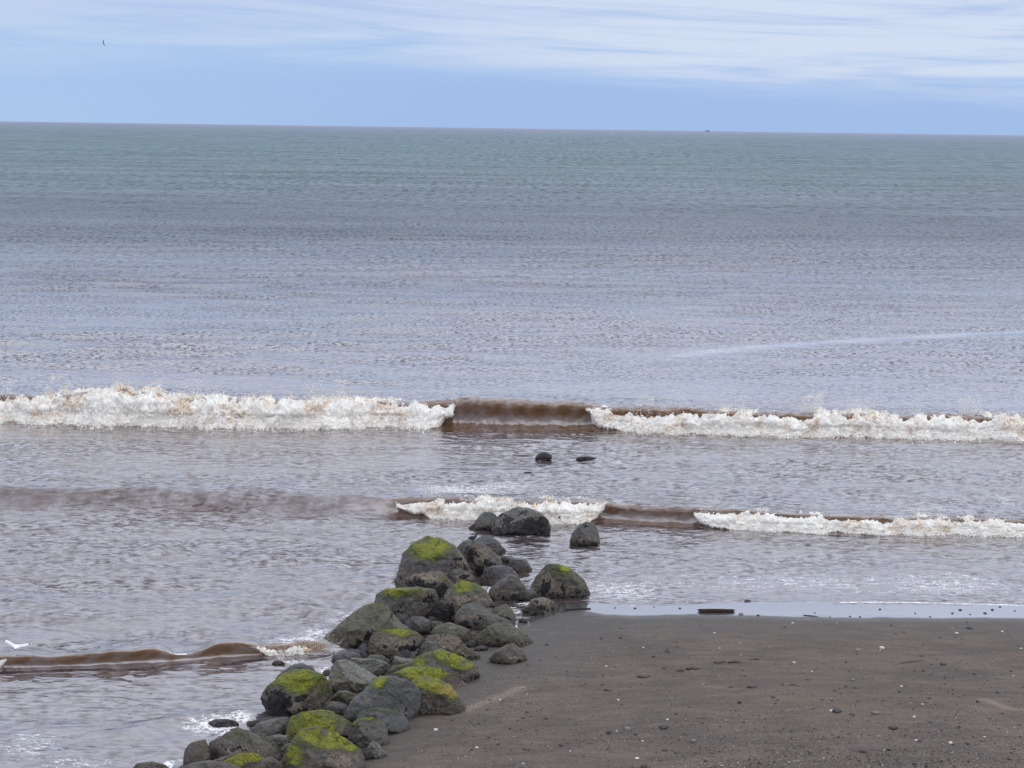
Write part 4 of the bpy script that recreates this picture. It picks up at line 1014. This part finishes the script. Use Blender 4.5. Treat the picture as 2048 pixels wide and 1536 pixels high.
# ------------------------------------------------------------------ pebbles
pm = {}
for nm, ca, cb in (('dark', (.030, .027, .028), (.052, .046, .046)), ('grey', (.10, .094, .088), (.17, .16, .15)), ('pale', (.40, .37, .34), (.60, .58, .55))):
    mt, N = material(nm + "_pebble")
    oc = N.n('ShaderNodeTexCoord').outputs['Object']
    c = N.mix(N.noise(oc, 14, 4, .6), ca, cb)
    out(N, N.n('ShaderNodeBsdfPrincipled', {'Base Color': c, 'Roughness': .7, 'Normal': N.n('ShaderNodeBump', {'Height': N.noise(oc, 30, 3), 'Strength': .4, 'Distance': .01}).outputs[0]}).outputs[0])
    pm[nm] = mt
PEB = []
for k in range(9):
    V, Fc = ICO[3]
    q = V * np.array([1, .72 + .2 * (k % 3), .42 + .12 * (k % 2)])
    for _ in range(5):
        nv = RNG.normal(size=3)
        nv /= np.linalg.norm(nv)
        q = q - nv[None] * (np.maximum(q @ nv - .72 * (q @ nv).max(), 0) * .8)[:, None]
    q = q * (1 + .16 * fbm(V * 1.6 + k * 5, 3, k))[:, None]
    PEB.append((q, Fc))
PEBMESH = {}


def pebble(px, py, wpx, kind, label, group=None, variant=None, name='pebble', water=False):
    v = random.randrange(9) if variant is None else variant
    g = ground_at(px, py, water)
    dist = np.linalg.norm(g - np.array([0, 0, H]))
    r = .5 * wpx * dist / F
    if (v, kind) not in PEBMESH:
        o = mesh_np(name, PEB[v][0], PEB[v][1], pm[kind])
        PEBMESH[(v, kind)] = o.data
    else:
        o = bpy.data.objects.new(name, PEBMESH[(v, kind)])
        COL.objects.link(o)
    o.location = (g[0], g[1], g[2] + r * .18)
    o.rotation_euler = (random.uniform(-.15, .15), random.uniform(-.15, .15), random.uniform(-.5, .5))
    o.scale = (r, r, r)
    return tag(o, label, 'pebble', group)


pebble(1482, 1229, 11, 'grey', "round grey pebble in the wet film just past the driftwood", None, 4)
pebble(1516, 1231, 7, 'dark', "dark pebble at the edge of the wet film, next beyond the round grey one", None, 2)
pebble(1335, 1304, 11, 'dark', "single black stone standing out on smooth sand below the driftwood", None, 1)
pebble(1763, 1297, 12, 'pale', "larger whitish pebble of the pair on the upper sand", None, 3)
pebble(1328, 1456, 16, 'dark', "broad flat dark stone beside a pink-grey scrape in the lower sand", None, 5)
pebble(1386, 1483, 16, 'grey', "flat grey stone with a pale end in the lower sand", None, 0)
pebble(1219, 1465, 12, 'dark', "dark peaked stone in the lower sand nearest the groyne", None, 7)
pebble(1674, 1424, 18, 'dark', "dark stone with a white pebble touching it", None, 5)
pebble(1663, 1422, 9, 'pale', "white pebble touching a dark flat stone", None, 1)
pebble(1704, 1429, 11, 'dark', "rounded blue-black stone in the row of dark stones", None, 2)
pebble(1750, 1427, 17, 'grey', "widest flat grey-brown stone in the row of dark stones", None, 6)
pebble(1786, 1457, 18, 'dark', "black lump in a hollow at the edge of the coarse gravel", None, 8)
pebble(1757, 1474, 12, 'grey', "upright pale-grey stone among the coarse gravel", None, 4)
pebble(1274, 1517, 9, 'pale', "clean white pebble near the bottom edge, alone on bare sand", None, 2)
pebble(871, 1460, 11, 'pale', "white flat pebble by the grey block of the groyne", None, 0)
pebble(953, 1496, 8, 'pale', "white sliver near the bottom edge by the groyne", None, 3)
pebble(1270, 1217, 6, 'dark', "dark pebble alone in the wet film near the groyne corner", None, 1)
pebble(1920, 1220, 7, 'dark', "upper of the dark pebbles in the wet film's far part", None, 2)
SANDPOLY = [(1090, 1240), (1210, 1238), (2046, 1242), (2046, 1534), (790, 1534), (850, 1470), (930, 1420), (960, 1385), (1000, 1345), (1070, 1320)]


def inpoly(x, y):
    c = False
    n = len(SANDPOLY)
    for i in range(n):
        (ax, ay), (bx, by) = SANDPOLY[i], SANDPOLY[(i + 1) % n]
        if (ay > y) != (by > y) and x < ax + (y - ay) / (by - ay) * (bx - ax):
            c = not c
    return c


cnt = 0
while cnt < 265:
    px, py = random.uniform(790, 2046), 1238 + 296 * random.random() ** .85
    if not inpoly(px, py):
        continue
    if random.random() > .35 + .65 * (px - 790) / 1256:
        continue
    k = random.random()
    kind = 'dark' if k < .62 else ('grey' if k < .87 else 'pale')
    wp = min(random.lognormvariate(1.62, .42), 15) * (1.0 if kind != 'pale' else .85)
    pebble(px, py, wp, kind, {'dark': "small black pebble scattered on the dark sand", 'grey': "small grey pebble scattered on the dark sand", 'pale': "small whitish pebble scattered on the dark sand"}[kind], f"{kind} pebbles scattered on the beach")
    cnt += 1
for px, py in [(1230, 1216), (1308, 1214), (1360, 1217), (1630, 1226), (1700, 1233), (1760, 1219), (1830, 1227), (1905, 1227), (1940, 1229), (1970, 1227), (1985, 1220), (2030, 1222), (1660, 1234), (1720, 1234), (1860, 1234), (2000, 1214)]:
    pebble(px, py, random.uniform(3.5, 7), 'dark', "small dark pebble in the shining wet film at the water's edge", "dark pebbles in the wet film")

# coarse grit: countless small grains, one object
gv, gf = [], []
k = 0
P = []
for _ in range(16000):
    px, py = random.uniform(780, 2120), 1250 + 330 * random.random() ** .6
    dens = .25 + .9 * math.exp(-((px - 1750) / 480) ** 2 - ((py - 1535) / 70) ** 2) + .6 * math.exp(-((px - 950) / 110) ** 2 - ((py - 1408) / 26) ** 2) + .5 * math.exp(-((px - 1050) / 60) ** 2 - ((py - 1346) / 14) ** 2)
    if random.random() < dens and inpoly(px, min(py, 1533)):
        P.append((px, py))
P = np.array(P)
zi = np.zeros(len(P))
for _ in range(5):
    dd = FW[None] * F + RT[None] * (P[:, :1] - 1024) - UP[None] * (P[:, 1:] - 768)
    t = (zi - H) / dd[:, 2]
    gx, gy = dd[:, 0] * t, dd[:, 1] * t
    zi = beach_z(gx, gy)
gs_m, N = material("grit_grains")
vv = N.attr('shade')
out(N, N.n('ShaderNodeBsdfDiffuse', {'Color': N.ramp(vv, [(0, (.030, .028, .028)), (.5, (.09, .08, .072)), (.8, (.20, .18, .16)), (1, (.46, .43, .40))])}).outputs[0])
n = len(P)
sz = RNG.lognormal(math.log(.0095), .4, n)
q, _ = np.linalg.qr(RNG.normal(size=(n, 3, 3)))
V = np.einsum('ij,njk->nik', OCT_V, q) * sz[:, None, None] * np.array([1.3, 1, .6]) + np.stack([gx, gy, zi + sz * .3], -1)[:, None, :]
go = mesh_np("gravel_grit", V.reshape(-1, 3), (OCT_F[None] + np.arange(n)[:, None, None] * 6).reshape(-1, 3), gs_m, attrs=dict(shade=np.repeat(RNG.random(n), 6)))
tag(go, "fine dark and pale grit strewn over the sand", "gravel", kind='stuff')

# ------------------------------------------------------------------ driftwood, twigs and weed
wood_m, N = material("wet_driftwood")
oc = N.n('ShaderNodeTexCoord').outputs['Object']
gr_ = N.noise(N.scaled(oc, 3, 40, 40), 1.0, 4, .6, .3)
out(N, N.n('ShaderNodeBsdfPrincipled', {'Base Color': N.mix(N.smooth(gr_, .35, .65), (.008, .005, .007), (.034, .013, .010)), 'Specular IOR Level': .2, 'Roughness': .6, 'Normal': N.n('ShaderNodeBump', {'Height': gr_, 'Strength': .8, 'Distance': .02}).outputs[0]}).outputs[0])


def log(name, a_px, b_px, rad, label, cat, seed, split=True, taper=.9, mat=wood_m):
    A, B = ground_at(*a_px, False), ground_at(*b_px, False)
    A[2] += rad * .6
    B[2] += rad * .6
    ax = B - A
    L = np.linalg.norm(ax)
    ax /= L
    side = np.cross(ax, [0, 0, 1])
    side /= np.linalg.norm(side)
    upv = np.cross(side, ax)
    nl, na = 48, 28
    t = np.linspace(0, 1, nl)
    a = np.linspace(0, 2 * np.pi, na, endpoint=False)
    T, AA = np.meshgrid(t, a, indexing='ij')
    rad_ = rad * (1 - (1 - taper) * T)
    p = np.stack([T * L * 6, np.cos(AA) * 1.4, np.sin(AA) * 1.4], -1).reshape(-1, 3)
    rad_ = rad_ * (1 + .22 * fbm(p + seed, 4, seed).reshape(T.shape))
    if split:      # a long crack down the trunk
        rad_ = rad_ * (1 - .42 * np.exp(-((AA - 3.6) / .22) ** 2) * sstep(T, .04, .2))
    endj = .13 * L * fbm(np.stack([np.cos(AA) * 3, np.sin(AA) * 3, 0 * AA + seed], -1).reshape(-1, 3), 3, seed + 3).reshape(T.shape)
    along = T * L + endj * (T ** 6 - (1 - T) ** 6)
    bend = .03 * L * np.sin(T * 3.1)
    Q = along[..., None] * ax + (rad_ * np.cos(AA))[..., None] * side * 1.1 + (rad_ * np.sin(AA) * .95 + 0 * bend)[..., None] * upv + (bend * .25)[..., None] * upv
    V = np.vstack([Q.reshape(-1, 3), [Q[0].mean(0)], [Q[-1].mean(0)]])
    fq = []
    for i in range(nl - 1):
        for j in range(na):
            j2 = (j + 1) % na
            fq.append((i * na + j, i * na + j2, (i + 1) * na + j2, (i + 1) * na + j))
    c0, c1 = nl * na, nl * na + 1
    for j in range(na):
        j2 = (j + 1) % na
        fq.append((c0, j2, j, c0))
        fq.append((c1, (nl - 1) * na + j, (nl - 1) * na + j2, c1))
    bm = bmesh.new()
    vs = [bm.verts.new(v) for v in V]
    for f in fq:
        ff = list(dict.fromkeys(f))
        bm.faces.new([vs[k] for k in ff]).smooth = True
    me = bpy.data.meshes.new(name)
    bmesh.ops.translate(bm, verts=bm.verts, vec=(0, 0, 0))
    bm.to_mesh(me)
    bm.free()
    me.materials.append(mat)
    o = bpy.data.objects.new(name, me)
    o.location = A
    COL.objects.link(o)
    return tag(o, label, cat)


log("driftwood_log", (1399, 1224), (1467, 1224), .050, "short dark reddish split log lying in the wet film", "driftwood", 5, taper=.85)
log("driftwood_twig", (1608, 1231), (1634, 1233), .012, "thin dark twig in the wet film beyond the split log", "twig", 6, False, .5)
log("driftwood_plank", (1132, 1220.5), (1180, 1218), .022, "thin flat dark stick at the wet film's tip by the groyne corner", "driftwood", 8, False, .7)
log("driftwood_twig", (1800, 1327), (1848, 1321), .008, "long thin twig lying slanted on the upper sand", "twig", 9, False, .5)
weed_m, N = material("stranded_seaweed")
oc = N.n('ShaderNodeTexCoord').outputs['Object']
out(N, N.n('ShaderNodeBsdfPrincipled', {'Base Color': N.mix(N.noise(oc, 25, 4), (.020, .010, .011), (.060, .026, .022)), 'Roughness': .5}).outputs[0])
for i, (px, py, wx, lab) in enumerate([(1440, 1325, 22, "dark red weed scrap, larger of the joined pair in mid beach"), (1467, 1324, 24, "thin dark red weed strip trailing from the larger scrap"), (1384, 1337, 26, "red weed strip lying slantwise nearest the larger scrap"),
                                       (1362, 1341, 14, "short red weed strip between two slanting ones"), (1287, 1354, 24, "reddish weed scrap halfway down the bare sand by the groyne"), (1505, 1374, 20, "brown weed clump with a white pebble below it"),
                                       (1585, 1370, 12, "small dark weed scrap beside pale grit in mid beach"), (1508, 1319, 18, "pair of tiny weed strips above the larger scrap"), (1495, 1202, 14, "dark weed floating at the foam edge"), (1215, 1381, 14, "faded weed scrap on the bare sand near the groyne")]):
    g = ground_at(px, py, True)
    sc_ = wx * np.linalg.norm(g - np.array([0, 0, H])) / F * .5
    V, Fc = ICO[4]
    q = V * np.array([1, .55, .14]) * (1 + .55 * fbm(V * 2.2 + i * 9, 4, i + 60))[:, None]
    q[:, 1] += .25 * np.sin(q[:, 0] * 3 + i)
    o = mesh_np("seaweed_scrap", q * sc_, Fc, weed_m)
    o.location = (g[0], g[1], g[2] + .015)
    o.rotation_euler = (0, 0, random.uniform(-.1, .4))
    tag(o, lab, "seaweed", "weed scraps on the beach")

# ------------------------------------------------------------------ birds
def skinned(name, verts, edges, radii, mat, loc, rot=(0, 0, 0), root=0, sub=2):
    me = bpy.data.meshes.new(name + "_rig")
    me.from_pydata(verts, edges, [])
    o = bpy.data.objects.new(name + "_rig", me)
    COL.objects.link(o)
    md = o.modifiers.new("skin", 'SKIN')
    for v, r in zip(me.skin_vertices[0].data, radii):
        v.radius = r if isinstance(r, tuple) else (r, r)
    me.skin_vertices[0].data[root].use_root = True
    s = o.modifiers.new("sub", 'SUBSURF')
    s.levels = s.render_levels = sub
    dg = bpy.context.evaluated_depsgraph_get()
    nm = bpy.data.meshes.new_from_object(o.evaluated_get(dg))
    bpy.data.objects.remove(o)
    nm.name = name
    nm.polygons.foreach_set("use_smooth", np.full(len(nm.polygons), True))
    nm.materials.clear()
    nm.materials.append(mat)
    r = bpy.data.objects.new(name, nm)
    COL.objects.link(r)
    r.location, r.rotation_euler = loc, rot
    return r


gull_m, N = material("gull_feathers")
oc = N.n('ShaderNodeTexCoord').outputs['Object']
ax = N.math('ABSOLUTE', N.n('ShaderNodeSeparateXYZ', {0: oc}).outputs[0])
out(N, N.n('ShaderNodeBsdfPrincipled', {'Base Color': N.mix(N.math('SUBTRACT', N.smooth(ax, .37, .40), N.smooth(ax, .42, .44)), N.mix(N.smooth(ax, .08, .2), (.86, .86, .86), (.80, .80, .82)), (.03, .03, .035)), 'Roughness': .8}).outputs[0])
dark_m, N = material("dark_feathers")
oc = N.n('ShaderNodeTexCoord').outputs['Object']
out(N, N.n('ShaderNodeBsdfPrincipled', {'Base Color': N.mix(N.noise(oc, 9), (.018, .018, .022), (.035, .033, .036)), 'Roughness': .7}).outputs[0])
# flying towards the camera and a little down the beach: body along Y, wings along X
gv = [(0, 0, 0), (0, -.10, -.005), (0, -.17, .0), (0, -.215, .004), (0, -.245, -.002), (0, .10, .005), (0, .18, .01), (0, .25, .012),
      (-.07, -.02, .03), (-.20, -.05, .115), (-.33, .0, .165), (-.45, .06, .19), (.07, -.02, .03), (.20, -.06, .075), (.33, -.02, .10), (.46, .04, .135)]
ge = [(0, 1), (1, 2), (2, 3), (3, 4), (0, 5), (5, 6), (6, 7), (0, 8), (8, 9), (9, 10), (10, 11), (0, 12), (12, 13), (13, 14), (14, 15)]
grd = [(.058, .058), (.05, .05), (.034, .034), (.024, .024), (.007, .007), (.045, .045), (.03, .025), (.035, .008), (.018, .06), (.014, .055), (.010, .045), (.004, .012), (.018, .06), (.014, .055), (.010, .045), (.004, .012)]
g0 = gp(33, 1296, 0.0)
d = ray(33, 1294)
t = (g0[1] - 1.2) / d[1]
gull = skinned("flying_gull", gv, ge, grd, gull_m, Vector((d[0] * t, d[1] * t, H + d[2] * t)), (math.radians(-6), math.radians(6), math.radians(8)))
gull.scale = (.68, .68, .68)
tag(gull, "white gull with spread wings gliding low over the water above the small brown wave", "gull")
d = ray(206, 86)
t = 170 / d[1]
fb = skinned("distant_bird", gv, ge, grd, dark_m, Vector((d[0] * t, d[1] * t, H + d[2] * t)), (math.radians(10), math.radians(78), math.radians(30)))
fb.scale = (.8, .8, .8)
tag(fb, "tiny dark bird far off, alone high in the blue sky", "bird")
# wader on the pointed rock: breast, raised neck, bill, tail, two legs
d = ray(945.5, 1086.5)
bv = [(0, 0, 0), (.055, 0, .012), (.085, 0, .05), (.095, 0, .085), (.11, 0, .105), (.15, 0, .098), (-.06, 0, -.005), (-.12, 0, -.02), (.0, .018, -.05), (.0, .018, -.11), (.0, -.018, -.05), (.0, -.018, -.11)]
be = [(0, 1), (1, 2), (2, 3), (3, 4), (4, 5), (0, 6), (6, 7), (0, 8), (8, 9), (0, 10), (10, 11)]
brd = [.05, .042, .022, .018, .026, .005, .04, .010, .010, .005, .010, .005]
rock_peak = None
best = None
for o in COL.objects:
    if o.get('label', '').startswith("pointed rock streaked"):
        rock_peak = o
vv = np.empty(len(rock_peak.data.vertices) * 3, np.float32)
rock_peak.data.vertices.foreach_get("co", vv)
vv = vv.reshape(-1, 3) + np.array(rock_peak.location)
yc = vv[vv[:, 2].argmax(), 1]
t = yc / d[1]
bx = d[0] * t
near_v = np.abs(vv[:, 0] - bx) < .06
top = vv[near_v][vv[near_v][:, 2].argmax()]
pb_ = skinned("perched_bird", bv, be, brd, dark_m, Vector((bx, top[1], top[2] + .105 * 1.15)), (0, 0, math.radians(8)))
pb_.scale = (1.15, 1.15, 1.15)
tag(pb_, "little dark bird standing on the peak of the black and tan streaked rock", "bird")

# ------------------------------------------------------------------ ship on the horizon
ship_m, N = material("hazed_ship_paint")  # paled towards blue-grey, distance haze put into the colour
oc = N.n('ShaderNodeTexCoord').outputs['Object']
out(N, N.n('ShaderNodeBsdfPrincipled', {'Base Color': N.mix(N.noise(oc, .4), (.26, .31, .46), (.32, .36, .50)), 'Roughness': .6}).outputs[0])
sp = gp(1415, 262.6, 0)
d = ray(1415, 263)
t = 16000 / d[1]
root = bpy.data.objects.new("ship", None)
COL.objects.link(root)
root.location = (d[0] * t, 16000, 0)
tag(root, "tiny grey-blue ship on the horizon line", "ship")


def prism(name, secs, parent, mat):
    """loft of equal polygons: list of lists of points"""
    bm = bmesh.new()
    rows = [[bm.verts.new(p) for p in s_] for s_ in secs]
    for a, b in zip(rows[:-1], rows[1:]):
        for i in range(len(a)):
            j = (i + 1) % len(a)
            bm.faces.new((a[i], a[j], b[j], b[i]))
    bm.faces.new(rows[0][::-1])
    bm.faces.new(rows[-1])
    bmesh.ops.recalc_face_normals(bm, faces=bm.faces)
    me = bpy.data.meshes.new(name)
    bm.to_mesh(me)
    bm.free()
    me.materials.append(mat)
    o = bpy.data.objects.new(name, me)
    o.parent = parent
    COL.objects.link(o)
    return o


prism("hull", [[(x, -wd, -2), (x, wd, -2), (x, wd * 1.1, zt), (x, -wd * 1.1, zt)] for x, wd, zt in [(-22, 4, 14), (-10, 6, 13.5), (10, 6, 13.5), (18, 4, 15), (26, .4, 17)]], root, ship_m)
prism("deckhouse", [[(x, -4, 13.4), (x, 4, 13.4), (x, 4, 22), (x, -4, 22)] for x in (-14, -2)], root, ship_m)
prism("mast", [[(7 + a, b, z) for a, b in ((-1, -1), (1, -1), (1, 1), (-1, 1))] for z in (13.4, 24)], root, ship_m)

sc.cycles.use_denoising = True
sc.cycles.max_bounces = 6
